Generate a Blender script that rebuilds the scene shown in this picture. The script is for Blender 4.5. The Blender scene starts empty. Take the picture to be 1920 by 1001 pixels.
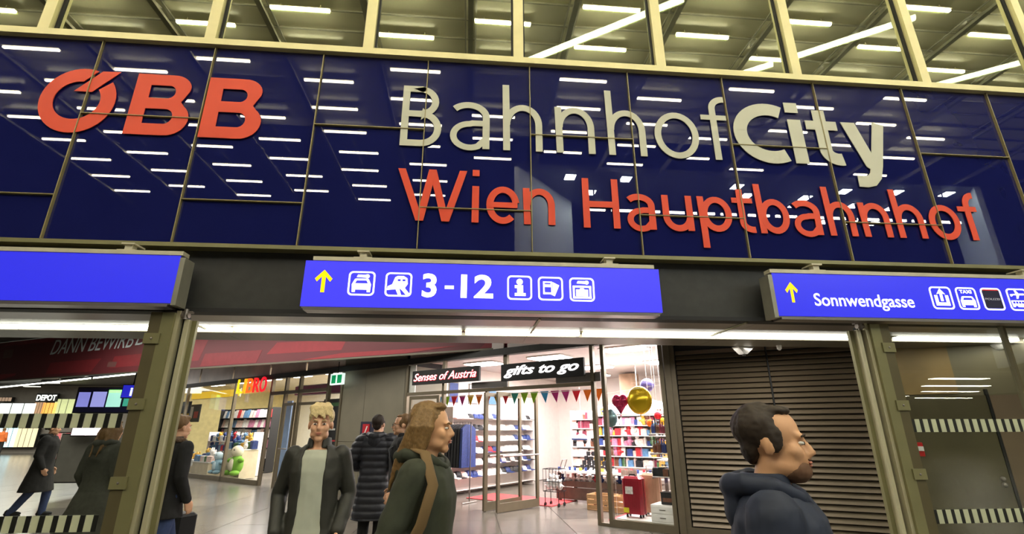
import bpy, bmesh, math, random
from mathutils import Vector, Matrix
random.seed(7)
PI = math.pi
sc = bpy.context.scene
COL = sc.collection

# ------------------------------------------------------------------ camera
FPX, PITCH, ROLL, YAW, HC = 917.37, 0.31903, -0.0024547, 0.088364, 1.6
fwd = Vector((math.sin(YAW)*math.cos(PITCH), math.cos(YAW)*math.cos(PITCH), math.sin(PITCH)))
r0 = Vector((math.cos(YAW), -math.sin(YAW), 0)); u0 = r0.cross(fwd)
CR = r0*math.cos(ROLL) + u0*math.sin(ROLL)
CU = -r0*math.sin(ROLL) + u0*math.cos(ROLL)
cam_d = bpy.data.cameras.new('camera'); cam = bpy.data.objects.new('camera', cam_d); COL.objects.link(cam)
cam_d.sensor_width = 36; cam_d.lens = FPX*36/1920; cam_d.clip_start = .05; cam_d.clip_end = 300
M = Matrix((CR, CU, -fwd)).transposed().to_4x4(); M.translation = (0, 0, HC)
cam.matrix_world = M
sc.camera = cam
# ------------------------------------------------------------------ view, world, lights
sc.view_settings.view_transform = 'Standard'; sc.view_settings.look = 'None'
sc.view_settings.gamma = 1; sc.view_settings.use_curve_mapping = False
sc.view_settings.exposure = 0.36
w = bpy.data.worlds.new('night'); sc.world = w; w.use_nodes = True
w.node_tree.nodes['Background'].inputs[0].default_value = (.30, .36, .5, 1)
w.node_tree.nodes['Background'].inputs[1].default_value = .02
LAMP_E = 42.0      # hall ceiling lamps
LED_E = 9.0        # led lines
SHOP_E = 14.0       # shop ceiling lamps
def area(name, loc, sx, sy, e, col=(1, .95, .86), rot=(0, 0, 0)):
    d = bpy.data.lights.new(name, 'AREA'); d.shape = 'RECTANGLE'; d.size = sx; d.size_y = sy; d.energy = e; d.color = col
    o = bpy.data.objects.new(name, d); o.location = loc; o.rotation_euler = rot; COL.objects.link(o); return o
area('arcade_fill', (-7.5, 12.2, 4.4), 12, 3, 420, (1, .95, .85), (0, 0, math.radians(-27)))  # fill light without a fitting, added to brighten the arcade and banner
area('passage_fill', (2.2, 6.9, 2.68), 5, .5, 60, (1, .95, .85))  # added fill without a fitting, lifts the shutter slats

# ------------------------------------------------------------------ helpers
def ray(x, y): return CR*((x-960)/FPX) - CU*((y-500.5)/FPX) + fwd
def atY(x, y, Y=5.0):
    d = ray(x, y); return d*(Y/d.y) + Vector((0, 0, HC))
def atZ(x, y, Z=0.0):
    d = ray(x, y); return d*((Z-HC)/d.z) + Vector((0, 0, HC))
def atV(x, y, p, q):
    d = ray(x, y); n = Vector((q[1]-p[1], -(q[0]-p[0]))); t = (n.x*p[0]+n.y*p[1])/(n.x*d.x+n.y*d.y)
    return d*t + Vector((0, 0, HC))
def lin(v):
    v /= 255; return v/12.92 if v <= .04045 else ((v+.055)/1.055)**2.4
def C(r, g, b): return (lin(r), lin(g), lin(b), 1)
MATS = {}
def mat(name, col, rough=.6, metal=0., vary=.08, scale=6., bump=0., emit=0., ecol=None, coat=0., spec=.5, stretch=None, alpha=None, trans=0.):
    if name in MATS: return MATS[name]
    m = bpy.data.materials.new(name); m.use_nodes = True; nt = m.node_tree; b = nt.nodes['Principled BSDF']
    b.inputs['Roughness'].default_value = rough; b.inputs['Metallic'].default_value = metal
    b.inputs['Specular IOR Level'].default_value = spec; b.inputs['Coat Weight'].default_value = coat
    b.inputs['Coat Roughness'].default_value = .03
    if trans: b.inputs['Transmission Weight'].default_value = trans
    if alpha is not None: b.inputs['Alpha'].default_value = alpha
    tc = nt.nodes.new('ShaderNodeTexCoord'); mp = nt.nodes.new('ShaderNodeMapping'); no = nt.nodes.new('ShaderNodeTexNoise')
    nt.links.new(tc.outputs['Object'], mp.inputs[0]); nt.links.new(mp.outputs[0], no.inputs['Vector'])
    if stretch: mp.inputs['Scale'].default_value = stretch
    no.inputs['Scale'].default_value = scale; no.inputs['Detail'].default_value = 3
    ra = nt.nodes.new('ShaderNodeValToRGB'); e = ra.color_ramp.elements
    e[0].position = .3; e[1].position = .7
    e[0].color = (*[x*(1-vary) for x in col[:3]], 1); e[1].color = (*[min(1, x*(1+vary)) for x in col[:3]], 1)
    nt.links.new(no.outputs[0], ra.inputs[0]); nt.links.new(ra.outputs[0], b.inputs['Base Color'])
    if bump:
        bp = nt.nodes.new('ShaderNodeBump'); bp.inputs['Strength'].default_value = bump; bp.inputs['Distance'].default_value = .01
        nt.links.new(no.outputs[0], bp.inputs['Height']); nt.links.new(bp.outputs[0], b.inputs['Normal'])
    if emit:
        b.inputs['Emission Strength'].default_value = emit; b.inputs['Emission Color'].default_value = ecol or col
    MATS[name] = m; return m
def mirror_glass(name, tint, refl, ttint=(1, 1, 1, 1), rough=0.0):
    """coated pane: constant mirror share + fresnel, rest passes straight through"""
    m = bpy.data.materials.new(name); m.use_nodes = True; nt = m.node_tree; nt.nodes.clear()
    o = nt.nodes.new('ShaderNodeOutputMaterial'); mx = nt.nodes.new('ShaderNodeMixShader')
    g = nt.nodes.new('ShaderNodeBsdfGlossy'); t = nt.nodes.new('ShaderNodeBsdfTransparent')
    g.inputs['Color'].default_value = tint; g.inputs['Roughness'].default_value = rough; t.inputs['Color'].default_value = ttint
    fr = nt.nodes.new('ShaderNodeLayerWeight'); fr.inputs[0].default_value = .5
    pw = nt.nodes.new('ShaderNodeMath'); pw.operation = 'POWER'; pw.inputs[1].default_value = 5
    ad = nt.nodes.new('ShaderNodeMath'); ad.operation = 'ADD'; ad.inputs[1].default_value = refl; ad.use_clamp = True
    nt.links.new(fr.outputs['Facing'], pw.inputs[0]); nt.links.new(pw.outputs[0], ad.inputs[0]); nt.links.new(ad.outputs[0], mx.inputs[0])
    nt.links.new(t.outputs[0], mx.inputs[1]); nt.links.new(g.outputs[0], mx.inputs[2]); nt.links.new(mx.outputs[0], o.inputs[0])
    MATS[name] = m; return m
def tag(o, label, cat, group=None, kind=None):
    if label: o['label'] = label
    if cat: o['category'] = cat
    if group: o['group'] = group
    if kind: o['kind'] = kind
    return o
def empty(name, loc=(0, 0, 0), rz=0., label=None, cat=None, group=None, kind=None, parent=None):
    o = bpy.data.objects.new(name, None); COL.objects.link(o); o.location = loc; o.rotation_euler = (0, 0, rz)
    o.empty_display_size = .1
    if parent: o.parent = parent
    return tag(o, label, cat, group, kind)
class MB:
    def __init__(s): s.v = []; s.f = []; s.sm = False
    def add(s, vs, fs):
        n = len(s.v); s.v += [tuple(p) for p in vs]; s.f += [tuple(i+n for i in f) for f in fs]; return s
    def box(s, x0, x1, y0, y1, z0, z1):
        return s.add([(x, y, z) for z in (z0, z1) for x, y in ((x0, y0), (x1, y0), (x1, y1), (x0, y1))],
                     [(3, 2, 1, 0), (4, 5, 6, 7), (0, 1, 5, 4), (1, 2, 6, 5), (2, 3, 7, 6), (3, 0, 4, 7)])
    def cbox(s, x0, x1, y0, y1, z0, z1, c):
        """box with chamfered vertical and top edges"""
        pts = [(x0+c, y0), (x1-c, y0), (x1, y0+c), (x1, y1-c), (x1-c, y1), (x0+c, y1), (x0, y1-c), (x0, y0+c)]
        mx, my = (x0+x1)/2, (y0+y1)/2
        sx = 1-2*c/max(1e-6, x1-x0); sy = 1-2*c/max(1e-6, y1-y0)
        top = [(mx+(x-mx)*sx, my+(y-my)*sy) for x, y in pts]
        vs = [(x, y, z0) for x, y in pts]+[(x, y, z1-c) for x, y in pts]+[(x, y, z1) for x, y in top]
        fs = [tuple(reversed(range(8))), tuple(range(16, 24))]
        for k in (0, 8):
            fs += [(k+i, k+(i+1) % 8, k+8+(i+1) % 8, k+8+i) for i in range(8)]
        return s.add(vs, fs)
    def slab(s, p, q, z0, z1, t, off=0.):
        """vertical slab between two ground points, thickness t to the left of p->q"""
        p = Vector(p[:2]); q = Vector(q[:2]); d = (q-p).normalized(); n = Vector((-d.y, d.x)); a = p+n*off; b = q+n*off; c = b+n*t; e = a+n*t
        return s.add([(*k, z) for z in (z0, z1) for k in (a, b, c, e)],
                     [(3, 2, 1, 0), (4, 5, 6, 7), (0, 1, 5, 4), (1, 2, 6, 5), (2, 3, 7, 6), (3, 0, 4, 7)])
    def tube(s, pts, r, n=8, cap=True, ry=None):
        """tube along a polyline, r scalar or list"""
        P = [Vector(p) for p in pts]; R = r if isinstance(r, (list, tuple)) else [r]*len(P)
        rings = []
        t0 = (P[1]-P[0]).normalized(); up = Vector((0, 0, 1)) if abs(t0.z) < .9 else Vector((0, 1, 0))
        a = t0.cross(up).normalized()
        for i, p in enumerate(P):
            t = (P[min(i+1, len(P)-1)]-P[max(i-1, 0)]).normalized()
            a = (a-t*a.dot(t)).normalized(); b = t.cross(a)
            rings.append([p+(a*math.cos(2*PI*k/n)+b*math.sin(2*PI*k/n)*(ry or 1))*R[i] for k in range(n)])
        vs = [v for rg in rings for v in rg]; fs = []
        for i in range(len(P)-1):
            fs += [(i*n+k, i*n+(k+1) % n, (i+1)*n+(k+1) % n, (i+1)*n+k) for k in range(n)]
        if cap: fs += [tuple(reversed(range(n))), tuple(range((len(P)-1)*n, len(P)*n))]
        return s.add(vs, fs)
    def lathe(s, prof, n=16, c=(0, 0, 0), sx=1., sy=1.):
        vs = [(c[0]+r*math.cos(2*PI*k/n)*sx, c[1]+r*math.sin(2*PI*k/n)*sy, c[2]+z) for r, z in prof for k in range(n)]
        fs = [(i*n+k, i*n+(k+1) % n, (i+1)*n+(k+1) % n, (i+1)*n+k) for i in range(len(prof)-1) for k in range(n)]
        fs += [tuple(reversed(range(n))), tuple(range((len(prof)-1)*n, len(prof)*n))]
        return s.add(vs, fs)
    def ell(s, c, r, n=12, m=8):
        prof = [(max(1e-4, math.sin(PI*i/m)), -math.cos(PI*i/m)) for i in range(m+1)]
        vs = [(c[0]+a*math.cos(2*PI*k/n)*r[0], c[1]+a*math.sin(2*PI*k/n)*r[1], c[2]+b*r[2]) for a, b in prof for k in range(n)]
        fs = [(i*n+k, i*n+(k+1) % n, (i+1)*n+(k+1) % n, (i+1)*n+k) for i in range(m) for k in range(n)]
        fs += [tuple(reversed(range(n))), tuple(range(m*n, (m+1)*n))]
        return s.add(vs, fs)
    def prism(s, poly, f0, f1):
        """poly: list of 2d points, f0/f1: functions 2d->3d for back and front face"""
        n = len(poly)
        return s.add([f0(p) for p in poly]+[f1(p) for p in poly],
                     [tuple(range(n)), tuple(reversed(range(n, 2*n)))]+[(i, n+i, n+(i+1) % n, (i+1) % n) for i in range(n)])
    def mesh(s, name, m, smooth=False):
        me = bpy.data.meshes.new(name); me.from_pydata(s.v, [], s.f)
        bm = bmesh.new(); bm.from_mesh(me); bmesh.ops.recalc_face_normals(bm, faces=bm.faces); bm.to_mesh(me); bm.free()
        if smooth: me.polygons.foreach_set('use_smooth', [True]*len(me.polygons))
        if m: me.materials.append(m)
        me.update(); return me
    def build(s, name, m, parent=None, smooth=False, **k):
        o = bpy.data.objects.new(name, s.mesh(name, m, smooth)); COL.objects.link(o)
        if parent: o.parent = parent
        if k: tag(o, k.get('label'), k.get('cat'), k.get('group'), k.get('kind'))
        return o
def inst(me, name, parent=None, loc=(0, 0, 0), rz=0., sc_=None):
    o = bpy.data.objects.new(name, me); COL.objects.link(o); o.location = loc; o.rotation_euler = (0, 0, rz)
    if sc_: o.scale = sc_
    if parent: o.parent = parent
    return o
def place(o, loc, rz=0.):
    o.location = loc; o.rotation_euler = (0, 0, rz); return o
def fill2d(name, loops, depth, m, parent, M4):
    """closed 2-D loops (holes allowed) -> extruded flat mesh placed by matrix M4 (x,y in plane, z towards viewer)"""
    cu = bpy.data.curves.new(name, 'CURVE'); cu.dimensions = '2D'; cu.fill_mode = 'BOTH'; cu.extrude = depth/2
    for L in loops:
        sp = cu.splines.new('POLY'); sp.points.add(len(L)-1); sp.use_cyclic_u = True
        for i, p in enumerate(L): sp.points[i].co = (p[0], p[1], 0, 1)
    return _conv(cu, name, m, parent, M4)
def _conv(cu, name, m, parent, M4):
    t = bpy.data.objects.new('tmp', cu); COL.objects.link(t)
    dg = bpy.context.evaluated_depsgraph_get(); me = bpy.data.meshes.new_from_object(t.evaluated_get(dg)); bpy.data.objects.remove(t)
    me.materials.clear(); me.materials.append(m); me.transform(M4)
    me.name = name
    o = bpy.data.objects.new(name, me); COL.objects.link(o)
    if parent: o.parent = parent
    return o
def text(name, s, x0, x1, z0, capz, m, parent, place4, depth=.004, bold=0., shear=0.):
    """built-in font lettering fitted to a box: x0..x1 wide, baseline z0, capital height capz"""
    def mk(st):
        cu = bpy.data.curves.new(name, 'FONT'); cu.body = st; cu.extrude = depth/2; cu.offset = bold; cu.shear = shear; cu.resolution_u = 4
        t = bpy.data.objects.new('tmp', cu); COL.objects.link(t)
        dg = bpy.context.evaluated_depsgraph_get(); me = bpy.data.meshes.new_from_object(t.evaluated_get(dg)); bpy.data.objects.remove(t); return me
    ref = mk('H'); ch = max(v.co.y for v in ref.vertices); me = mk(s)
    xs = [v.co.x for v in me.vertices]; a, b = min(xs), max(xs)
    kx = (x1-x0)/(b-a); kz = capz/ch
    for v in me.vertices: v.co = Vector((x0+(v.co.x-a)*kx, z0+v.co.y*kz, v.co.z))
    me.materials.clear(); me.materials.append(m); me.transform(place4); me.name = name
    o = bpy.data.objects.new(name, me); COL.objects.link(o)
    if parent: o.parent = parent
    return o
def frontM(Y): return Matrix(((1, 0, 0, 0), (0, 0, -1, Y), (0, 1, 0, 0), (0, 0, 0, 1)))      # (x,z) -> facade plane, local z towards the hall
def planeM(p, q, off=0.):
    """local x along p->q, local y up, local z to the right-hand (camera) side"""
    p = Vector(p[:2]); q = Vector(q[:2]); d = (q-p).normalized(); n = Vector((d.y, -d.x))
    return Matrix(((d.x, 0, n.x, p.x+n.x*off), (d.y, 0, n.y, p.y+n.y*off), (0, 1, 0, 0), (0, 0, 0, 1)))

# ------------------------------------------------------------------ materials
navy = mat('navy_glass', C(24, 28, 82), .01, 0, .05, 2., spec=.75)
gold = mat('champagne_metal', C(196, 188, 140), .42, .35, .06, 4.)
goldd = mat('seam_metal', C(146, 134, 92), .5, .3, .06, 4.)
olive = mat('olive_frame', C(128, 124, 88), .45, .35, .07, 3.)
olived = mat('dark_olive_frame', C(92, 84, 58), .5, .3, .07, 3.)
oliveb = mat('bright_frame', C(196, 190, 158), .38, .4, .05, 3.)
dark = mat('charcoal_panel', C(52, 52, 50), .55, .2, .12, 9., bump=.1)
black = mat('black', C(14, 14, 15), .6, 0, .1, 9.)
steel = mat('brushed_steel', C(150, 142, 136), .32, .75, .08, 3., stretch=(.3, 20, 20))
steeld = mat('dull_steel', C(118, 114, 100), .4, .5, .08, 3.)
rubber = mat('rubber_gasket', C(20, 20, 18), .7)
redl = mat('red_foil', C(224, 80, 52), .5, 0, .03, 3., spec=.25)
greyl = mat('pale_grey_foil', C(200, 200, 180), .5, 0, .03, 3., spec=.25)
beige = mat('beige_metal', C(196, 190, 166), .45, .2, .05)
white = mat('white_paint', C(235, 232, 228), .5)
wing = mirror_glass('coated_window_glass', (.96, 1, .82, 1), .6, (.55, .58, .45, 1))
clear = mirror_glass('clear_glass', (1, 1, 1, 1), .03, (.94, .96, .93, 1))
shopg = mirror_glass('shop_glass', (1, 1, 1, 1), .01, (.97, .98, .97, 1))
lampm = mat('lamp_tube', (1, .95, .78, 1), .4, emit=LAMP_E, ecol=(1, .93, .74, 1), vary=0)
ledm = mat('led_line', (1, .97, .88, 1), .4, emit=LED_E, ecol=(1, .96, .86, 1), vary=0)
shopl = mat('shop_lamp', (1, 1, 1, 1), .4, emit=SHOP_E, ecol=(1, .96, .93, 1), vary=0)
signblue = mat('sign_blue', C(40, 40, 200), .3, emit=.6, ecol=C(76, 70, 250), vary=.02)
signblue2 = mat('sign_blue_deep', C(30, 36, 200), .3, emit=.5, ecol=C(60, 58, 240), vary=.02)
signwhite = mat('sign_white', (1, 1, 1, 1), .3, emit=.95, ecol=(1, 1, 1, 1), vary=0)
signyel = mat('sign_yellow', C(255, 205, 0), .3, emit=.8, ecol=C(255, 212, 0), vary=0)

# ================================================================== SETTING
# ---- floor: slab + stone tiles where it can be seen
def floor_mat(name, base, v):
    m = mat(name, base, .22, 0, v, 3.5, spec=.55); return m
fl1 = floor_mat('stone_grey', C(104, 98, 90), .2); fl2 = floor_mat('stone_grey_light', C(116, 110, 101), .2); fl3 = floor_mat('stone_grey_dark', C(92, 87, 81), .2)
floor = MB().box(-70, 48, -40, 60, -.3, -.012).build('floor', fl1, kind='structure')
tm = [MB().box(-.594, .594, -.594, .594, -.012, 0).mesh('tile', m) for m in (fl1, fl2, fl3)]
cnt = 0
for i in range(-12, 7):
    for j in range(0, 16):
        x, y = i*1.2, 1.0+j*1.2
        if y > 4 and (x > 4.5 or y > 9.5-.85*(x-2.2)+3.0): continue
        if y <= 4 and (abs(x) > 4): continue
        if y < 8 and x < -8: continue
        inst(tm[random.choice((0, 0, 1, 2))], 'tile', floor, (x, y, 0)); cnt += 1

# ---- fascia of blue glass panels
ZB, ZT = 3.43, 5.905
wf = MB().box(-8, 10, 5.06, 5.22, ZB-.02, ZT+.02).build('wall_front', black, kind='structure')
xs = [atY(x, y).x for x, y in ((142, 265), (362.5, 273.5), (579.5, 282.8), (790, 292), (994, 299), (1191, 309), (1380, 317), (1561, 325), (1735, 331))]
x0s = -4.319+.0; step = 1.246
X = [x0s+step*k for k in range(10)]
X = [X[0]-2*step, X[0]-step]+X+[X[-1]+step, X[-1]+2*step]
J1, J2 = 4.9129, 3.9189
for k in range(len(X)-1):
    zj = J1 if k % 2 == 0 else J2
    a, b = X[k]+.007, X[k+1]-.007
    for z0, z1 in ((ZB, zj-.007), (zj+.007, ZT)):
        MB().box(a, b, 5.0, 5.02, z0, z1).build('panel', navy, wf)
    MB().box(X[k]-.0045, X[k]+.0045, 4.969, 5.03, ZB, ZT).build('seam', goldd, wf)
    MB().box(a, b, 4.969, 5.03, zj-.0045, zj+.0045).build('seam', goldd, wf)
# rails
MB().box(-8, 10, 4.93, 5.1, ZT, ZT+.085).build('trim_1', gold, kind='structure')
t2 = MB().box(-8, 10, 4.95, 5.1, ZB-.055, ZB-.012).build('trim_2', olive, kind='structure')
MB().box(-8, 10, 4.99, 5.06, ZB-.012, ZB).build('lip', olived, t2)
# ---- upper windows
win = empty('window_1', (0, 5, 6), kind='structure')
WZ = 5.99
mx = [-3.14+1.832*k for k in range(-3, 8)]
for k, x in enumerate(mx):
    m_ = MB().box(x-.062, x+.062, 4.93, 5.1, WZ, 10.6).build('mullion', gold, win)
    m_.matrix_parent_inverse = Matrix.Translation((0, -5, -6))
    g_ = MB().box(x+.062, x+.085, 4.99, 5.05, WZ, 10.6); g_.box(x-.085, x-.062, 4.99, 5.05, WZ, 10.6)
    g_.build('gasket_shadow', rubber, win).matrix_parent_inverse = Matrix.Translation((0, -5, -6))  # black strips stand for the gasket and its shadow line beside the mullion
    if k < len(mx)-1:
        MB().box(x+.085, mx[k+1]-.085, 5.01, 5.022, WZ, 10.6).build('pane', wing, win).matrix_parent_inverse = Matrix.Translation((0, -5, -6))
MB().box(-9, 11, 4.9, 5.2, 10.6, 12.2).build('trim_3', gold, kind='structure')

# ---- lintel: recessed charcoal panel, soffit strips
lint = MB().box(-8, 10, 5.08, 5.3, 2.74, ZB-.055).build('trim_4', dark, kind='structure')
for x in (-6.2, -3.7, -1.2, 1.3, 3.8, 6.3): MB().box(x-.003, x+.003, 5.075, 5.09, 2.75, 3.3).build('joint', black, lint)
MB().box(-8, 10, 4.97, 5.12, 2.70, 2.742).build('drip_edge', black, lint)
sof = empty('ceiling_1', (0, 0, 0), kind='structure')
for a, b in ((-9, -5.2), (-5.195, -2.95), (-2.945, .72), (.725, 3.2), (3.205, 6.0), (6.005, 9.6)):
    MB().box(a, b, 5.0, 5.47, 2.705, 2.74).build('panel', steel, sof)
    MB().box(a, b, 5.49, 5.86, 2.735, 2.76).build('panel', steeld, sof)
    MB().box(a, b, 6.08, 6.62, 2.70, 2.74).build('panel', steeld, sof)
MB().box(-9, 9.6, 5.86, 6.08, 2.76, 2.78).build('groove', olived, sof)
for x in (-3.02, .74, 3.02): MB().box(x-.012, x+.012, 5.02, 5.85, 2.69, 2.706).build('joint_cover', olive, sof)
# led line, split where the photograph shows breaks
segs = [(-60, 286), (300, 430), (438, 865), (873, 1082), (1090, 1592), (1650, 1858), (1880, 1906)]
for i, (a, b) in enumerate(segs):
    yl = lambda x: 607+38*x/1860
    pa, pb = atZ(a, yl(a), 2.72), atZ(b, yl(b), 2.72)
    lab = ['led line over the left glass screen, below the blank blue sign', 'short led line just right of the left door post', 'led line above the red banner, left of the track sign centre',
           'led line above the pale script shop sign', 'long led line above the closed slatted shutter', 'led line seen over the right glass screen with the door lock', 'short led line at the far right edge of the passage ceiling'][i]
    t = empty('light_strip', ((pa.x+pb.x)/2, 5.97, 2.70), 0, lab, 'light', 'led lines in the passage ceiling')
    L = (pb.x-pa.x)/2
    MB().box(-L, L, -.05, .05, .0, .04).build('diffuser', ledm, t)
    MB().box(-L-.01, L+.01, -.055, .055, .04, .058).build('housing', olive, t)

# ---- hall ceiling with lamps (seen mirrored in the glass; nearest rows added unseen), coordinates mirrored about Y=5
cpanel = mat('ceiling_panel', C(196, 192, 165), .28, .0, .12, .7, bump=.03, spec=.6)
cdark = mat('dark_roof', C(30, 30, 32), .7)
ceil = MB().box(-22, 24, -6.1, 5.0, 12.22, 12.4).build('ceiling_2', cpanel, kind='structure')
beam = mat('roof_beam', C(150, 148, 132), .5, .3)
for k in range(-5, 12):
    x = -11.05+2.72*(k+2)
    b_ = MB().box(x-.07, x+.07, -14, 5.0, 11.98, 12.06); b_.box(x-.16, x-.12, -6, 5, 12.16, 12.2); b_.box(x+.12, x+.16, -6, 5, 12.16, 12.2)
    for q in range(0, 13): b_.tube([(x, 4-q*1.4, 12.04), (x, 3.3-q*1.4, 12.2)], .02, 4)
    b_.build('beam', beam, ceil)
for q in range(0, 22):
    y = 4.3-q*.70
    if y > -6: MB().box(-22, 24, y-.02, y+.02, 12.17, 12.22).build('purlin', beam, ceil)
ln = 0
lamp_me = MB().box(-.75, .75, -.03, .03, 0, .045).mesh('tube', lampm)
hous_me = MB().box(-.77, .77, -.06, .06, .052, .075).mesh('housing', beige)
rod_me = MB().box(-.01, .01, -.01, .01, .075, .2).mesh('rod', beige)
for i in range(13):
    for j in range(-2, 12):
        xv = -15.55+2.72*i; yv = 8.35+1.41*j+(.70 if i % 2 == 0 else 0)
        if yv < 5.6 or yv > 22.2: continue  # rows nearest the facade are unseen, added to light the lettering
        yr = 10-yv
        if yv > 16.2 and xv > .5: 
            if yv > 17.8: continue
        if abs(xv) > 24 or xv > 17.5: continue
        if 12.7 < yv < 14 and i % 3 == 0: continue
        t = empty('ceiling_lamp', (xv+random.uniform(-.12, .12), yr, 12.0), 0, 'white fluorescent hall ceiling lamp, most mirrored in the facade glass, nearest rows added unseen', 'light', 'hall ceiling lamps mirrored in the glass')
        inst(lamp_me, 'tube', t); inst(hous_me, 'housing', t)
        inst(rod_me, 'rod', t, (-.5, 0, 0)); inst(rod_me, 'rod', t, (.5, 0, 0)); ln += 1
# carrying rails in the open dark part of the hall roof
rl = MB()
for i in range(13):
    xv = -15.55+2.72*i
    rl.box(xv-.03, xv+.03, -13, -6.1, 12.2, 12.26)
rl.build('trim_5', cdark, kind='structure')
MB().box(-26, 46, -36, -6.1, 13.6, 13.8).build('ceiling_3', cdark, kind='structure')
# hall shell behind the camera
shellm = mat('hall_wall', C(60, 58, 54), .7)
MB().box(-26, 46, -36.3, -36, 0, 13.6).build('wall_back', shellm, kind='structure')
MB().box(-26.3, -26, -36, 4.8, 0, 13.6).build('wall_left', shellm, kind='structure')
MB().box(46, 46.3, -36, 12, 0, 13.6).build('wall_right', shellm, kind='structure')
# opposite portal (mirrored pale box with square spotlights)
pale = mat('portal_panel', C(225, 232, 245), .5, 0, .05)
pz = 11.95
p_ = [(1.7, -8.0), (4.6, -11.2), (5.6, -18.5), (31, -18.5), (22.6, -8.0)]
MB().slab(p_[0], p_[1], 0, pz, .2).build('wall_portal_left', pale, kind='structure')
MB().slab((22.6, -8.0), (24.5, -11), 4.2, pz, .2).build('wall_portal_right', pale, kind='structure')
MB().box(4.7, 30, -13.2, -13.0, 4.2, 9.6).build('wall_portal_back', mat('portal_dark', C(50, 52, 58), .4), kind='structure')
psof = MB().add([(1.7, -8.0, pz), (22.6, -8.0, pz), (24.5, -13.2, pz), (4.6, -13.2, pz)]+[(1.7, -8.0, pz+.2), (22.6, -8.0, pz+.2), (24.5, -13.2, pz+.2), (4.6, -13.2, pz+.2)],
      [(0, 1, 2, 3), (7, 6, 5, 4), (0, 4, 5, 1), (1, 5, 6, 2), (2, 6, 7, 3), (3, 7, 4, 0)]).build('ceiling_4', mat('portal_soffit', C(86, 88, 92), .5), kind='structure')
sq = MB().box(-.22, .22, -.22, .22, 0, .02).mesh('diffuser', mat('downlight', (1, 1, 1, 1), .4, emit=90, ecol=(.9, 1, .95, 1), vary=0)); sqf = MB().box(-.26, .26, -.26, .26, .02, .05).mesh('frame', black)
for x, y in ((1069, 333), (1173, 337), (1107, 362), (978+140, 385), (1382, 351), (1583, 360), (1775, 365), (1680, 362), (1600, 387), (1670, 392), (1595, 418), (1400, 368), (1490, 386), (1510, 372), (1545, 417), (1636, 420)):
    p = atZ(x, y, pz-.06)
    t = empty('spotlight', (p.x, 10-p.y, pz-.05), 0, 'square white downlight in the soffit of the opposite portal, mirrored in the blue glass', 'light', 'square downlights of the opposite portal')
    inst(sq, 'diffuser', t); inst(sqf, 'frame', t)
for i in range(14):
    xa = 1097+i*52; p = atY(xa, 427+28*i/14, 5); q = atY(xa+40, 427+28*(i+.8)/14, 5)
    k = 17.9/5.0
    a = Vector((p.x*k, 10-17.9, HC+(p.z-HC)*k)); b = Vector((q.x*k, 0, HC+(q.z-HC)*k))
    t = empty('shop_light', ((a.x+b.x)/2, -7.9, 10.05), 0, 'white strip light in the row along the opposite gallery, mirrored below the red lettering', 'light', 'strip lights along the opposite gallery')
    MB().box(-(b.x-a.x)/2, (b.x-a.x)/2, -.03, .03, 0, .09).build('tube', lampm, t)
    MB().box(-.03, .03, -.01, .02, .09, 1.9).build('bracket', black, t)
# ---- canopy with strips behind the camera, mirrored in the right glass screen
MB().box(17, 34, -33, -8.5, 3.66, 3.8).build('ceiling_5', mat('canopy_soffit', C(150, 146, 130), .5), kind='structure')
for a, b in (((1750, 710), (1845, 711)), ((1742, 723), (1842, 725)), ((1736, 734), (1826, 735)), ((1725, 746), (1812, 747)), ((1678, 743), (1700, 743))):
    p, q = atZ(*a, 3.6), atZ(*b, 3.6)
    t = empty('canopy_light', ((p.x+q.x)/2, 10-(p.y+q.y)/2, 3.6), 0, 'white panel light under the low canopy, mirrored in the right glass screen', 'light', 'canopy panel lights mirrored at right')
    L = (q.x-p.x)/2; MB().box(-L, L, -.22, .22, 0, .02).build('diffuser', lampm, t); MB().box(-L-.03, L+.03, -.25, .25, .02, .05).build('frame', black, t)

# ---- room behind the upper windows
room = mat('upper_room', C(88, 86, 64), .8)
MB().box(-10, 16, 13.8, 14, 4.72, 12.2).build('wall_upper_back', room, kind='structure')
MB().box(-10, 16, 5.3, 14, 12.2, 12.4).build('ceiling_6', room, kind='structure')
MB().box(-70, 16, 5.3, 44, 4.72, 4.9).build('ceiling_7', mat('arcade_ceiling', C(70, 66, 62), .5), kind='structure')
for (a, b, lab) in (((.3, 8.99), (3.74, 6.63), 'long bright led line hanging behind the upper windows, left one'), ((5.4, 8.76), (6.36, 8.09), 'short bright led line behind the upper windows, low in the middle'),
                    ((6.62, 7.9), (8.33, 6.67), 'bright led line rising behind the sixth upper window'), ((9.6, 9.07), (12.2, 7.2), 'bright led line behind the rightmost upper windows')):
    t = empty('hanging_light', (a[0], a[1], 9.0), math.atan2(b[1]-a[1], b[0]-a[0]), lab, 'light', 'led lines behind the upper windows')
    L = math.dist(a, b); MB().box(0, L, -.05, .05, 0, .07).build('diffuser', mat('bright_led', (1, 1, 1, 1), .4, emit=30, ecol=(1, .98, .86, 1), vary=0), t)
    MB().box(0, L, -.03, .03, .05, .09).build('housing', black, t)
    for f in (.2, .8): MB().tube([(L*f, 0, .09), (L*f, 0, 3.2)], .006, 5).build('cable', black, t)

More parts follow.
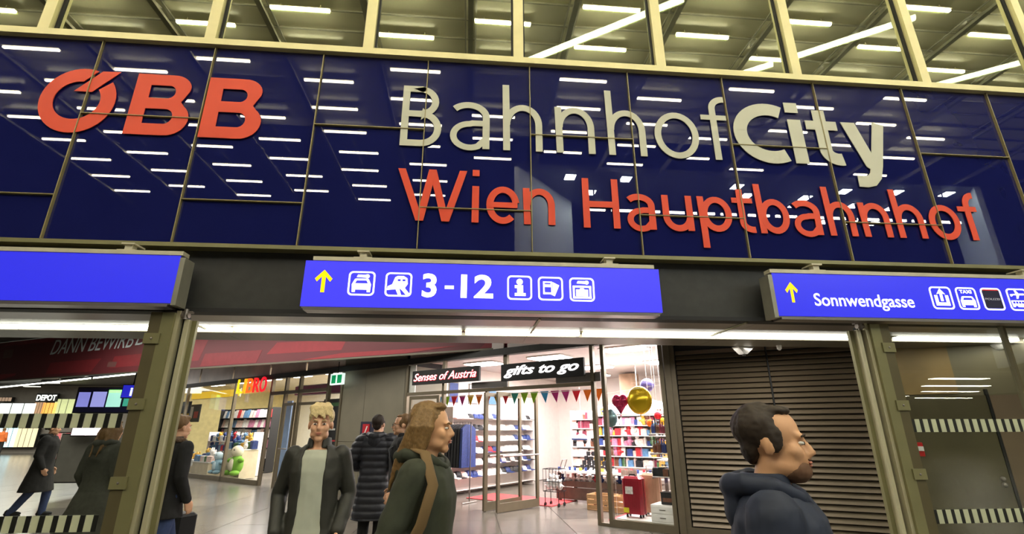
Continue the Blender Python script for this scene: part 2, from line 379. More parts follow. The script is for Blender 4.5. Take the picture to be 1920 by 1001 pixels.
# ---- door posts and glass screens of the portal
def stripes(name, xa, xb, za, zb, period, parent, par):
    n = int((xb-xa)/period)
    wme = MB().box(0, period*.56, -.004, .0, za, zb).mesh('white_bar', mat('frosted_bar', C(186, 190, 160), .5, emit=0))
    bme = MB().box(0, period*.38, -.004, .0, za-.0, zb).mesh('black_bar', mat('black_bar', C(22, 24, 20), .4))
    for i in range(n):
        o = inst(wme, 'white_bar', parent, (xa+i*period, 4.988, 0)); o = inst(bme, 'black_bar', parent, (xa+i*period+period*.58, 4.988, 0))
gs = empty('glass_screen', (0, 0, 0), 0, 'fixed glass screen left of the doorway with two bands of black and white bars', 'glass screen')
MB().box(-8, -3.06, 4.99, 5.005, 0.02, 2.7).build('pane', clear, gs)
MB().box(-8, -3.06, 4.96, 5.03, 0, .08).build('bottom_rail', olive, gs)
stripes('s', -6.6, -3.06, 1.615, 1.74, .108, gs, None); stripes('s', -6.6, -3.06, .77, .9, .108, gs, None)
gs2 = empty('glass_screen', (0, 0, 0), 0, 'fixed glass screen right of the doorway in front of the brown wall and lock', 'glass screen')
MB().box(4.565, 8.5, 4.99, 5.005, 0.02, 2.7).build('pane', clear, gs2)
MB().box(4.565, 8.5, 4.96, 5.03, 0, .08).build('bottom_rail', olive, gs2)
stripes('s', 4.58, 8.0, 1.556, 1.685, .094, gs2, None); stripes('s', 4.58, 8.0, .70, .825, .094, gs2, None)
MB().box(6.02, 6.05, 4.97, 5.03, .08, 2.7).build('glazing_bar', olived, gs2)
def post(px, s, lab):
    """px: outer face x (screen side), s=+1 left post / -1 right post (mirrored)"""
    t = empty('door_post', (px, 5, 0), 0, lab, 'door post')
    X_ = lambda a, b: (min(a*s, b*s), max(a*s, b*s))
    def bb(n, a, b, y0, y1, z0, z1, m):
        xa, xb = X_(a, b); return MB().box(xa, xb, y0, y1, z0, z1).build(n, m, t)
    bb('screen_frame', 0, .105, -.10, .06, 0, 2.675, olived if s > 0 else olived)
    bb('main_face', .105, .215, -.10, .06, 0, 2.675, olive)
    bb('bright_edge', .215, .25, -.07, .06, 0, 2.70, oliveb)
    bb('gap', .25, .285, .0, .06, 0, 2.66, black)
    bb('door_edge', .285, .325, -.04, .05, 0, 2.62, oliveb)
    bb('door_side', .325, .37, .02, .06, 0, 2.62, olive)
    for z in (2.42, 1.82, 1.16, .5):
        xa, xb = X_(-.01, .13); br = MB().box(xa, xb, -.115, -.1, z-.05, z+.05).build('bracket', olive, t)
        MB().lathe([(.011, 0), (.009, .006), (.002, .009)], 10).build('screw', steel, br)
        br.children[0].rotation_euler = (PI/2, 0, 0); br.children[0].location = (.06*s, -.115, z)
    h = MB().tube([(.29*s, -.05, 2.62), (.29*s, -.05, 2.72)], .02, 10); h.tube([(.32*s, -.04, 2.66), (.25*s, -.04, 2.66)], .028, 10); h.box(*X_(.24, .35), -.06, -.02, 2.68, 2.7)
    h.build('hinge_roller', steel, t)
    return t
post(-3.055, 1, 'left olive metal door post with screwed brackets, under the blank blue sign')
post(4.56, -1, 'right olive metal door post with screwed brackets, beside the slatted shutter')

# ---- slatted shutter
SA = Vector((3.52, 8.345)); SB = Vector((5.98, 6.98)); sd = (SB-SA).normalized(); SL = (SB-SA).length
sh = empty('roller_shutter', (SA.x, SA.y, 0), math.atan2(sd.y, sd.x), 'closed brown shutter of horizontal metal slats in two bays behind the dark-haired man', 'shutter')
slatm = mat('slat_bronze', C(112, 99, 80), .42, .35, .06, 3.); slatf = mat('slat_frame', C(108, 98, 80), .45, .3)
MID = 1.50
def slat(w):
    return MB().add([(0, 0, 0), (w, 0, 0), (w, .045, .066), (0, .045, .066), (0, .012, -.006), (w, .012, -.006), (w, .057, .06), (0, .057, .06)],
                    [(0, 1, 2, 3), (7, 6, 5, 4), (0, 4, 5, 1), (3, 2, 6, 7), (0, 3, 7, 4), (1, 5, 6, 2)]).mesh('slat', slatm)
s1, s2 = slat(MID-.10), slat(SL-MID-.02)
for i in range(33):
    z = .14+i*.0835
    inst(s1, 'slat', sh, (.08, -.02, z)); inst(s2, 'slat', sh, (MID+.01, -.02, z))
MB().box(-.12, -.02, -.05, .1, 0, 3.0).build('guide_rail', slatf, sh); MB().box(-.02, .06, -.02, .1, 0, 3.0).build('guide_rail', slatf, sh)
MB().box(MID-.012, MID+.006, -.012, .1, .1, 2.95).build('middle_rail', black, sh)
MB().box(-.02, SL, -.03, .1, 0, .12).build('bottom_rail', slatf, sh)
MB().box(-.02, SL, .07, .1, .1, 3.0).build('backing', black, sh)
# wall continuing right of the shutter, with door
br = mat('brown_wall', C(116, 108, 84), .5, 0, .12, 1.2)
WB = SB+sd*4.2
wr = MB().slab(SB+sd*.02, WB, 0, 4.7, .2).build('wall_passage_right', br, kind='structure')
MB().slab(SB+sd*.1, SB+sd*1.0, 2.05, 2.72, .02, -.022).build('panel', mat('amber_reflection', C(150, 124, 78), .5, 0, .2, 2.), wr)  # amber board stands in for an orange reflection in the glass
dr = empty('door_1', (SB.x, SB.y, 0), math.atan2(sd.y, sd.x), kind='structure')
_kn = atV(1875, 888, SA, SB); DK = (Vector(_kn[:2])-SB).dot(sd)
MB().box(max(.05, DK-1.2), DK+.07, -.05, -.005, 0.01, 2.02).build('door_leaf', mat('door_brown', C(92, 84, 60), .4, .1, .1, 2.), dr)
MB().box(DK+.075, DK+.105, -.06, -.005, 0, 2.1).build('door_frame', rubber, dr); MB().box(DK+.11, DK+1.2, -.05, -.005, 0.01, 2.02).build('door_leaf', mat('door_rose', C(128, 108, 88), .4, .1, .1, 2.), dr)
for z in (.96, .89):
    k_ = MB().lathe([(.03, 0), (.03, .01), (.02, .03), (.008, .035)], 14).build('door_knob', steel, dr); k_.rotation_euler = (PI/2, 0, 0); k_.location = (DK, -.05, z)
_al = atV(1724, 842, SA, SB)
al = empty('alarm_box', (_al.x, _al.y, _al.z), math.atan2(sd.y, sd.x), 'small red alarm box on the wall beside the right door post', 'alarm')
MB().cbox(-.035, .035, -.07, -.006, -.09, .09, .008).build('housing', mat('signal_red', C(196, 30, 30), .4), al); MB().box(-.03, .03, -.085, -.07, -.02, .04).build('window_plate', white, al)

# ---- passage ceiling fittings
sp = atZ(1405, 648, 2.70)
t = empty('security_camera', (sp.x, sp.y+.1, 2.70), .3, 'white wedge shaped camera housing under the soffit above the shutter', 'camera')
MB().add([(-.14, 0, 0), (.16, 0, 0), (.02, 0, -.1), (-.04, 0, -.1), (-.14, .12, 0), (.16, .12, 0), (.02, .1, -.1), (-.04, .1, -.1)], [(0, 1, 2, 3), (7, 6, 5, 4), (0, 4, 5, 1), (1, 5, 6, 2), (2, 6, 7, 3), (3, 7, 4, 0)]).build('housing', white, t)
MB().lathe([(.02, 0), (.018, .02)], 10, (0, .05, -.12)).build('lens', black, t)
sp = atZ(1450, 650, 2.70)
t = empty('dome_detector', (sp.x, 6.5, 2.70), 0, 'tiny pinkish detector under the soffit right of the camera housing', 'detector')
MB().lathe([(.012, -.07), (.03, -.05), (.035, 0)], 12).build('cap', white, t)
sp = atZ(1833, 652, 2.70)
t = empty('dome_detector', (sp.x, sp.y-.3, 2.70), 0, 'round white dome under the soffit behind the right glass screen', 'detector')
MB().lathe([(.005, -.075), (.05, -.065), (.085, -.03), (.1, 0)], 16).build('cap', white, t)

# ================================================================== LETTERING ON THE FASCIA
YL = 4.978; LD = .007
def arc(cx, cz, rx, rz, a0, a1, n=20):
    return [(cx+rx*math.cos(math.radians(a0+(a1-a0)*i/n)), cz+rz*math.sin(math.radians(a0+(a1-a0)*i/n))) for i in range(n+1)]
_yl = [0]
def YL_next():
    _yl[0] = (_yl[0]+1) % 6; return YL-_yl[0]*.0005
def ribbon(mb, pts, w0, closed=False, flat=None):
    """constant-width stroke in the facade plane, flat cut ends"""
    P = [Vector(p) for p in pts]; n = len(P); L, R = [], []
    for i, p in enumerate(P):
        a = P[(i-1) % n] if (closed or i > 0) else None; b = P[(i+1) % n] if (closed or i < n-1) else None
        d1 = (p-a).normalized() if a is not None else None; d2 = (b-p).normalized() if b is not None else None
        d = (d1 or d2) if (d1 is None or d2 is None) else (d1+d2).normalized()
        nn = Vector((-d.y, d.x)); k = 1.0
        if d1 is not None and d2 is not None: k = 1/max(.5, nn.dot(Vector((-d1.y, d1.x))))
        L.append(p+nn*w0/2*k); R.append(p-nn*w0/2*k)
    YL = YL_next()
    vs = [(q.x, YL, q.y) for q in L]+[(q.x, YL, q.y) for q in R]+[(q.x, YL+LD, q.y) for q in L]+[(q.x, YL+LD, q.y) for q in R]
    fs = []; m = n if closed else n-1
    for i in range(m):
        j = (i+1) % n
        fs += [(i, j, n+j, n+i), (2*n+i, 3*n+i, 3*n+j, 2*n+j), (i, 2*n+i, 2*n+j, j), (n+i, n+j, 3*n+j, 3*n+i)]
    if not closed: fs += [(0, n, 3*n, 2*n), (n-1, 3*n-1, 4*n-1, 2*n-1)]
    mb.add(vs, fs)
def poly(mb, pts):
    YL = YL_next()
    mb.prism(pts, lambda p: (p[0], YL, p[1]), lambda p: (p[0], YL+LD, p[1]))
def glyph(ch, xl, xr, b, xh, asc, w, sx=None, des=.2):
    mb = MB(); h = w/2; xm = (xl+xr)/2; rx = (xr-xl-w)/2; V = b+xh
    if ch in 'hnb' or ch == 'p':
        top = {'h': asc, 'n': V, 'b': asc, 'p': V}[ch]; bot = b-des if ch == 'p' else b
        poly(mb, [(xl-.012, top), (xl-.012+w, top), (xl+w, b+(.0 if ch != 'p' else -.0)), (xl+w, bot), (xl, bot), (xl, b)])
    if ch in 'hn':
        ribbon(mb, arc(xm, V-h-xh*.38, rx, xh*.38, 180, 0)+[(xr-h, b)], w)
    if ch in 'bp':
        ribbon(mb, arc(xm+.01, b+xh/2, rx-.01, xh/2-h, 0, 360, 30)[:-1], w, True)
    if ch == 'o': ribbon(mb, arc(xm, b+xh/2, rx, xh/2-h+.008, 0, 360, 34)[:-1], w, True)
    if ch == 'u':
        ribbon(mb, [(xl+h, V)]+arc(xm, b+h+xh*.34-.01, rx, xh*.34, 180, 360)+[(xr-h, b+xh*.6)], w); poly(mb, [(xr-w, V), (xr, V), (xr, b), (xr-w, b)])
    if ch == 'a':
        ribbon(mb, arc(xm-.02, V-h-xh*.26, rx+.02, xh*.26, 140, 0)+[(xr-h, b)], w)
        ribbon(mb, [(xr-h, b+xh*.54), (xm+.03, b+xh*.54)]+arc(xm, b+xh*.27, rx, xh*.27-h+.03, 90, 300, 18)+[(xr-h, b+xh*.22)], w*.92)
    if ch == 'e':
        ribbon(mb, arc(xm, b+xh/2, rx, xh/2-h+.006, 312, 8, 30), w); 
        ribbon(mb, [(xl+h, b+xh*.5), (xr-h*.6, b+xh*.5)], w*.85)
    if ch == 'i':
        poly(mb, [(xl, V), (xr, V), (xr, b), (xl, b)]); poly(mb, [(xl, asc), (xr, asc), (xr, asc-w), (xl, asc-w)])
    if ch == 'f':
        s = xl+(xr-xl)*.36
        ribbon(mb, [(s+h, b)]+arc(s+h+(xr-s-h)*.9, asc-h-.14, (xr-s-h)*.9, .14, 180, 84, 10), w)
        poly(mb, [(xl, V), (xr, V), (xr, V-w*.85), (xl, V-w*.85)])
    if ch == 't':
        s = xl+(xr-xl)*.26
        ribbon(mb, [(s+h, asc)]+[(s+h, b+.14)]+arc(s+h+.12, b+h+.09, .12, .09, 180, 280, 10), w)
        poly(mb, [(xl, V), (xr, V), (xr, V-w*.85), (xl, V-w*.85)])
    if ch == 'B':
        T = b+asc; 
        poly(mb, [(xl, T), (xl+w, T), (xl+w, b), (xl, b)])
        zm = b+asc*.53
        ribbon(mb, [(xl, T-h), (xm, T-h)]+arc(xm-.03, (T-h+zm)/2, (xr-xm)*.78, (T-h-zm)/2, 90, -90, 14)+[(xl, zm)], w)
        ribbon(mb, [(xl, zm), (xm, zm)]+arc(xm-.0, (b+h+zm)/2, xr-xm-h, (zm-b-h)/2, 90, -90, 14)+[(xl, b+h)], w)
    if ch == 'H':
        poly(mb, [(xl, asc), (xl+w, asc), (xl+w, b), (xl, b)]); poly(mb, [(xr-w, asc), (xr, asc), (xr, b), (xr-w, b)]); poly(mb, [(xl+w, b+.33), (xr-w, b+.33), (xr-w, b+.255), (xl+w, b+.255)])
    if ch == 'W':
        k = w*1.08; q = [xl, xl+(xr-xl)*.28, (xl+xr)/2, xl+(xr-xl)*.72, xr]
        z = [asc, b]
        a0, a1, a2, a3, a4 = xl, xl+.225*(xr-xl)/.77, xm-k/2, xl+.53*(xr-xl)/.77-k*.3, xr-k
        for p, r, up in ((a0, a1, 0), (a2, a1, 1), (a2, a3, 0), (a4, a3, 1)):
            poly(mb, [(p, asc), (p+k, asc), (r+k, b), (r, b)])
    return mb
def word(sign, items, b, xh, asc, w, m, des=.2):
    for ch, xl, xr in items:
        a = asc
        if ch == 'B': a = asc-b-.09
        if ch == 'W' or ch == 'H': a = b+(xh*1.40 if ch == 'H' else xh*1.42)
        if ch == 't': a = b+xh*1.25
        if ch == 'i': a = b+xh*1.46
        glyph(ch, xl, xr, b, xh, a, w, des=des).build('letter', m, sign)
sg = empty('station_sign', (0, 0, 0), 0, 'large pale grey and orange red station name lettering on the blue glass fascia', 'lettering')
word(sg, [('B', -.852, -.385), ('a', -.285, .180), ('h', .342, .808), ('n', .975, 1.441), ('h', 1.606, 2.074), ('o', 2.19, 2.748), ('f', 2.805, 3.135)], 4.686, .632, 5.597, .082, greyl)
BW = .172
mb = MB(); ribbon(mb, arc(3.68, 5.10, .385, .345, 62, 298, 30), BW); mb.build('letter', greyl, sg)
mb = MB(); poly(mb, [(3.945, 5.315), (4.12, 5.315), (4.125, 4.686), (3.952, 4.686)]); poly(mb, [(3.936, 5.565), (4.112, 5.565), (4.112, 5.418), (3.936, 5.418)]); mb.build('letter', greyl, sg)
mb = MB(); ribbon(mb, [(4.385, 5.475), (4.385, 4.93)]+arc(4.55, 4.90, .165, .135, 180, 285, 10), BW*.97); poly(mb, [(4.182, 5.315), (4.60, 5.315), (4.60, 5.185), (4.182, 5.185)]); mb.build('letter', greyl, sg)
mb = MB(); poly(mb, [(4.66, 5.315), (4.85, 5.315), (5.045, 4.68), (4.955, 4.62), (4.875, 4.68)]); 
mb.add([], []); ribbon(mb, [(5.175, 5.315), (5.02, 4.72), (4.965, 4.56)]+[(4.90, 4.49), (4.82, 4.470), (4.715, 4.475)], BW*.88); mb.build('letter', greyl, sg)
word(sg, [('W', -.842, -.068), ('i', -.006, .072), ('e', .155, .527), ('n', .578, .93)], 3.757, .445, 4.385, .077, redl)
word(sg, [('H', 1.253, 1.675), ('a', 1.76, 2.095), ('u', 2.186, 2.545), ('p', 2.624, 3.016), ('t', 3.037, 3.29), ('b', 3.342, 3.722), ('a', 3.77, 4.11), ('h', 4.197, 4.545), ('n', 4.632, 4.99), ('h', 5.075, 5.433), ('o', 5.507, 5.908), ('f', 5.932, 6.18)], 3.740, .443, 4.375, .077, redl)
# logo: ring with a slanted bar, two heavy B
lg = empty('logo_sign', (0, 0, 0), 0, 'orange red railway logo of a cut ring with slanted bar and two heavy letters', 'logo')
FM = frontM(YL+LD/2)
import math as _m
oc, ic = (-4.397, 5.075), (-4.405, 5.075)
a0, a1 = 71, 39.5   # outer cut, upper and lower end
o_ = arc(oc[0], oc[1], .392, .418, a0, 360+a1-2, 44)
i_ = arc(ic[0], ic[1], .243, .246, 360+38, 88, 36)
fill2d('letter', [o_+[(-4.2045, 5.227)]+i_+[(-4.392, 5.322)]], LD, redl, lg, FM)
fill2d('letter', [[(-4.464, 5.190), (-4.274, 5.190), (-4.035, 5.474), (-4.222, 5.470)]], LD, redl, lg, FM)
def boldB(x):
    out = [(x, 4.675), (x, 5.470)]+[(x+.36, 5.470)]+arc(x+.40, 5.300, .20, .170, 80, -30, 10)+[(x+.525, 5.115)]+arc(x+.42, 4.895, .222, .220, 50, -80, 12)+[(x+.38, 4.675)]
    c1 = [(x+.165, 5.155), (x+.165, 5.325), (x+.37, 5.325)]+arc(x+.37, 5.24, .075, .085, 80, -80, 8)+[(x+.36, 5.155)]
    c2 = [(x+.165, 4.820), (x+.165, 5.013), (x+.37, 5.013)]+arc(x+.385, 4.9165, .085, .0965, 80, -80, 8)+[(x+.37, 4.820)]
    fill2d('letter', [out, c1, c2], LD, redl, lg, FM)
boldB(-3.838); boldB(-3.055)

# ================================================================== ILLUMINATED DIRECTION SIGNS
SY = 4.80; KS = SY/5.0
def SX(x): return x*KS
def SZ(z): return HC+(z-HC)*KS
sm_frame = mat('sign_frame', C(150, 148, 134), .4, .4); sm_rail = beige
def sign_box(x0, x1, z0, z1, label, left_frame=True, right_frame=True, deep=False):
    """extents given on the facade plane, built on the sign plane; sign hangs from a rail by stubs"""
    x0, x1, z0, z1 = SX(x0), SX(x1), SZ(z0), SZ(z1)
    t = empty('direction_sign', ((x0+x1)/2, SY, z0), 0, label, 'sign', 'blue illuminated direction signs')
    t['group'] = 'blue illuminated direction signs'
    g = bpy.data.objects.new('x', None)
    off = Matrix.Translation((-(x0+x1)/2, -SY, -z0))
    def add(mb, n, m):
        o = mb.build(n, m, t); o.data.transform(off); return o
    add(MB().box(x0+.01, x1-.01, SY+.004, SY+.16, z0-.012, z1), 'housing', sm_frame)
    add(MB().box(x0, x1, SY-.004, SY+.004, z0, z1), 'light_panel', signblue2 if deep else signblue)
    add(MB().box(x0+.03, x1-.03, SY+.0, SY+.15, z0-.035, z0-.012), 'bottom_lip', steel)
    add(MB().box(x0+(.07 if not left_frame else -.02), x1+(.02 if right_frame else -.05), SY-.012, SY+.1, z1+.004, z1+.045), 'hanging_rail', sm_rail)
    if left_frame: add(MB().box(x0-.05, x0-.003, SY-.01, SY+.16, z0-.02, z1-.02), 'end_cap', sm_frame)
    if right_frame: add(MB().box(x1+.003, x1+.05, SY-.01, SY+.16, z0-.02, z1-.02), 'end_cap', sm_frame)
    for x in (x0+.55, x1-.52):
        add(MB().box(x-.035, x+.035, SY+.02, SY+.09, z1+.045, z1+.11).box(x-.09, x+.09, SY+.0, SY+.1, z1+.045, z1+.055).box(x-.06, x+.06, SY+.0, SY+.17, z1+.11, z1+.125), 'hanger', beige)
    t['_o'] = 0; del t['_o']
    return t, off
Mf = frontM(SY-.0065)
def picto(sign, off, X0, X1, Z0, Z1, shapes, cutcol=signblue, name='pictogram'):
    """shapes in a 0..1 box: ('w'|'b'|'r'|'k', loops)"""
    X0, X1, Z0, Z1 = SX(X0), SX(X1), SZ(Z0), SZ(Z1)
    f = lambda p: (X0+(X1-X0)*p[0], Z0+(Z1-Z0)*p[1])
    def rr(a, r): return arc(1-a-r, 1-a-r, r, r, 0, 90, 5)+arc(a+r, 1-a-r, r, r, 90, 180, 5)+arc(a+r, a+r, r, r, 180, 270, 5)+arc(1-a-r, a+r, r, r, 270, 360, 5)
    o = fill2d(name, [list(map(f, rr(0, .17))), list(map(f, rr(.065, .12)))], .003, signwhite, sign, off @ Mf)
    for c, loops in shapes:
        m = {'w': signwhite, 'b': cutcol, 'r': mat('sign_red', C(200, 30, 40), .4, emit=.3, ecol=C(200, 30, 40)), 'k': mat('sign_dark', C(32, 30, 60), .4)}[c]
        dz = 0 if c in 'wk' else -.0015
        fill2d('symbol', [list(map(f, L)) for L in loops], .003, m, o, off @ Matrix.Translation((0, dz, 0)) @ Mf)
    return o
def circ(x, y, r, n=14): return [(x+r*math.cos(2*PI*i/n), y+r*math.sin(2*PI*i/n)) for i in range(n)]
def rc(x0, x1, y0, y1): return [(x0, y0), (x1, y0), (x1, y1), (x0, y1)]
key = ('w', [circ(.70, .80, .085)]); keyb = ('w', [[(.30, .76), (.64, .74), (.64, .86), (.34, .86)]])
car = [('w', [[(.16, .14), (.28, .14), (.28, .24), (.72, .24), (.72, .14), (.84, .14), (.86, .46), (.76, .68), (.70, .70), (.30, .70), (.24, .68), (.14, .46)]]), ('b', [[(.26, .50), (.74, .50), (.68, .62), (.32, .62)]])]
arrowup = lambda cx, cz, s: [[(cx-.022*s, cz-.55*s), (cx+.022*s*1.6, cz-.55*s), (cx+.03*s, cz+.25*s), (cx+.30*s, cz-.02*s), (cx+.34*s, cz+.12*s), (cx+.0*s, cz+.47*s), (cx-.34*s, cz+.12*s), (cx-.30*s, cz-.02*s), (cx-.03*s, cz+.25*s)]]
def arrow(sign, off, X0, X1, Z0, Z1):
    X0, X1, Z0, Z1 = SX(X0), SX(X1), SZ(Z0), SZ(Z1)
    P = [(.39, 0), (.61, 0), (.61, .72), (.88, .48), (1, .62), (.5, 1.02), (0, .62), (.12, .48), (.39, .72)]
    fill2d('arrow', [[(X0+(X1-X0)*a, Z0+(Z1-Z0)*b) for a, b in P]], .003, signyel, sign, off @ Mf)
s1_, o1_ = sign_box(-4.9-1.8, -2.957, 2.79, 3.287, 'blank blue illuminated sign above the left glass screen', deep=True)
s2_, o2_ = sign_box(-1.715, 2.072, 2.783, 3.272, 'blue illuminated sign with yellow arrow, symbols and the track numbers 3 - 12', False, False)
s3_, o3_ = sign_box(3.386, 7.15, 2.771, 3.263, 'blue illuminated sign naming the exit street, above the right door post', True, True, True)
arrow(s2_, o2_, -1.600, -1.425, 2.932, 3.168)
picto(s2_, o2_, -1.262, -.990, 2.905, 3.166, [key, keyb]+car)
picto(s2_, o2_, -.885, -.610, 2.902, 3.162, [('w', [[(.07, .26), (.10, .42), (.26, .50), (.36, .80), (.46, .86), (.68, .86), (.82, .76), (.84, .52), (.74, .36), (.93, .12), (.80, .07), (.60, .30), (.54, .34), (.62, .07), (.50, .07), (.40, .30)]]), ('b', [rc(.46, .57, .64, .72), rc(.64, .75, .64, .72)])])
picto(s2_, o2_, .391, .657, 2.892, 3.160, [('w', [circ(.50, .74, .13)]), ('w', [[(.30, .16), (.74, .16), (.74, .28), (.64, .28), (.64, .60), (.30, .60), (.30, .48), (.40, .48), (.40, .28), (.30, .28)]])])
picto(s2_, o2_, .722, .992, 2.892, 3.154, [('w', [[(.20, .26), (.20, .80), (.56, .80), (.56, .26)]]), ('w', [[(.58, .78), (.85, .64), (.66, .18), (.42, .30), (.58, .34)]]), ('b', [rc(.26, .50, .68, .74), [(.26, .34), (.26, .56), (.52, .56), (.52, .34)]]), ('w', [[(.34, .36), (.46, .36), (.46, .40), (.40, .40), (.46, .48), (.44, .53), (.36, .53), (.36, .49), (.41, .49), (.34, .40)]])])
picto(s2_, o2_, 1.062, 1.335, 2.888, 3.152, [key, keyb, ('w', [rc(.13, .87, .12, .66), rc(.21, .79, .20, .58)]), ('w', [[(.26, .22), (.74, .22), (.74, .50), (.60, .50), (.57, .55), (.43, .55), (.40, .50), (.26, .50)]])])
for st, a, b in (('3', -.503, -.352), ('-', -.268, -.173), ('12', -.10, .242)):
    zz = 2.912
    if st == '-': fill2d('numeral', [rc(SX(a), SX(b), SZ(2.995), SZ(3.032))], .003, signwhite, s2_, o2_ @ Mf)
    else: text('numeral', st, SX(a), SX(b), SZ(zz), (SZ(3.162)-SZ(zz))*.98, signwhite, s2_, o2_ @ Mf, .003, .028)
arrow(s3_, o3_, 3.513, 3.66, 2.925, 3.155)
text('street_name', 'Sonnwendgasse', SX(3.835), SX(5.035), SZ(2.895), (SZ(3.035)-SZ(2.895)), signwhite, s3_, o3_ @ Mf, .003, .008)
picto(s3_, o3_, 5.262, 5.53, 2.880, 3.148, [('w', [[(.18, .16), (.82, .16), (.82, .62), (.68, .62), (.68, .30), (.32, .30), (.32, .62), (.18, .62)]]), ('w', [[(.44, .36), (.56, .36), (.56, .70), (.70, .66), (.50, .92), (.30, .66), (.44, .70)]])], signblue2)
px_ = picto(s3_, o3_, 5.590, 5.845, 2.880, 3.146, [(c, [[(x, y*.86) for x, y in L] for L in ls]) for c, ls in car], signblue2)
text('symbol', 'TAXI', SX(5.64), SX(5.79), SZ(3.075), .038, signwhite, px_, o3_ @ Mf, .003, .02)
px_ = picto(s3_, o3_, 5.905, 6.165, 2.880, 3.146, [('k', [rc(.09, .91, .09, .91)]), ('r', [rc(.12, .88, .88, .93)])], signblue2)
text('symbol', 'POLIZEI', SX(5.94), SX(6.125), SZ(3.0), .022, mat('sign_greytext', C(170, 170, 180), .4, emit=.3, ecol=C(170, 170, 180)), px_, o3_ @ Matrix.Translation((0, -.002, 0)) @ Mf, .003, .0)
picto(s3_, o3_, 6.235, 6.50, 2.880, 3.146, [('w', [[(.16, .74), (.44, .76), (.40, .92), (.48, .92), (.58, .77), (.80, .78), (.86, .74), (.80, .70), (.58, .70), (.50, .54), (.42, .54), (.46, .70), (.30, .70), (.22, .64), (.17, .64)]]), ('w', [[(.14, .16), (.86, .16), (.88, .46), (.12, .46)]]), ('b', [rc(.18+.14*i, .28+.14*i, .32, .41) for i in range(5)]), ('b', [circ(.3, .16, .06), circ(.7, .16, .06)])], signblue2)

# ================================================================== SHOP ROW BEHIND THE PORTAL
P0 = Vector((2.436, 9.25)); UD = Vector((.76275, -.64669)); ND = Vector((.64669, .76275)); RZ = math.atan2(UD.y, UD.x)
def S(u, v, z=0.): p = P0+UD*u+ND*v; return Vector((p.x, p.y, z))
def SU(x, y, v=0.):
    """pixel -> (u, z) on the plane v behind the shop fronts"""
    a = S(0, v); b = S(1, v); p = atV(x, y, a, b); return ((Vector((p.x, p.y))-P0).dot(UD), p.z)
def shop(name, u, v, z, label=None, cat=None, group=None, kind=None): return empty(name, S(u, v, z), RZ, label, cat, group, kind)
stone = mat('brown_grey_cladding', C(124, 118, 100), .5, 0, .1, 1.5); frame = mat('bronze_frame', C(118, 108, 88), .4, .4, .06)
swhite = mat('shop_white', C(232, 222, 216), .6, 0, .03); sgrey = mat('shop_grey', C(120, 116, 112), .6); wood = mat('crate_wood', C(176, 140, 96), .7, 0, .2, 14., stretch=(1, 8, 8))
dwood = mat('dark_wood', C(74, 54, 42), .6, 0, .2, 10.); redcarpet = mat('red_carpet', C(206, 70, 72), .9, 0, .08, 30., bump=.2)
# structure: cladding pier, headers, partition walls, rail
pier = shop('wall_pier', 0, 0, 0, kind='structure')
def lb(par, name, m, x0, x1, y0, y1, z0, z1, **k): return MB().box(x0, x1, y0, y1, z0, z1).build(name, m, par, **k)
lb(pier, 'core', black, -7.66, -5.24, .03, 1.3, 0, 4.7)
for a, b, z0, z1 in ((-7.68, -6.74, 0, 1.28), (-7.68, -6.74, 1.29, 4.7), (-6.73, -5.22, 0, 1.28), (-6.73, -5.22, 1.29, 4.7)):
    lb(pier, 'panel', stone, a, b, 0, .03, z0, z1)
lb(pier, 'panel', stone, -5.25, -5.2, .0, 1.3, 0, 3.12); lb(pier, 'surface', swhite, -5.25, -5.2, 1.31, 7.5, 0, 4.7)
sb = shop('wall_shop_back', 0, 0, 0, kind='structure'); lb(sb, 'surface', swhite, -5.2, 7.5, 7.5, 7.7, 0, 4.7); lb(sb, 'surface', swhite, 7.3, 7.5, 1.6, 7.5, 0, 4.7)
sf = shop('ceiling_8', 0, 0, 0, kind='structure'); lb(sf, 'surface', mat('shop_ceiling', C(190, 180, 176), .5), -5.2, 7.3, .1, 7.5, 3.25, 3.35)
rail = shop('trim_6', 0, 0, 0, kind='structure'); lb(rail, 'rail', dark, -21, 1.4, -.06, .12, 3.12, 3.26)
clm = mat('clerestory_painted_glow', C(206, 192, 184), .25, .0, .2, 1.2)  # opaque pale tone paints in the reflections and lit interior of glass
for a, b in ((-21, -19), (-18.9, -16.5), (-16.4, -14), (-13.9, -11.6), (-11.5, -9.6), (-9.5, -7.7), (-5.1, -3.6), (-3.5, -2.2), (-2.1, -.9), (-.8, .35), (.45, 1.3)):
    lb(rail, 'clerestory_panel', clm, a, b, 0, .03, 3.27, 3.95)
# --- gifts shop front
sfm = shop('window_2', 0, 0, 0, kind='structure')
for u in (-5.14, -3.92, -.10, .12, 1.24): lb(sfm, 'frame_post', frame, u-.035, u+.035, -.03, .06, 0 if u != .12 else 0, 3.12 if u > -.2 or u < -5 or u == -3.92 else 2.42)
lb(sfm, 'frame_post', frame, -2.24, -2.14, .04, .12, 2.4, 3.12)
lb(sfm, 'door_header', frame, -5.14, -.07, -.03, .05, 2.37, 2.44)
lb(sfm, 'pane', shopg, -5.1, -3.96, 0, .008, 2.44, 3.12); lb(sfm, 'pane', shopg, -3.88, -.14, 0.06, .068, 2.44, 3.12)
lb(sfm, 'pane', shopg, .155, 1.205, 0, .008, .12, 3.12); lb(sfm, 'bottom_rail', frame, .12, 1.26, -.03, .06, 0, .12); lb(sfm, 'bottom_rail', frame, -.1, .12, -.03, .03, 0, .05)
lb(sfm, 'head_panel', sgrey, -3.1, -2.12, .02, .06, 2.45, 2.58); lb(sfm, 'head_panel', sgrey, -.92, .05, .02, .06, 2.45, 2.62); lb(sfm, 'reveal_panel', white, -5.1, -4.9, .02, .05, 2.44, 3.1)
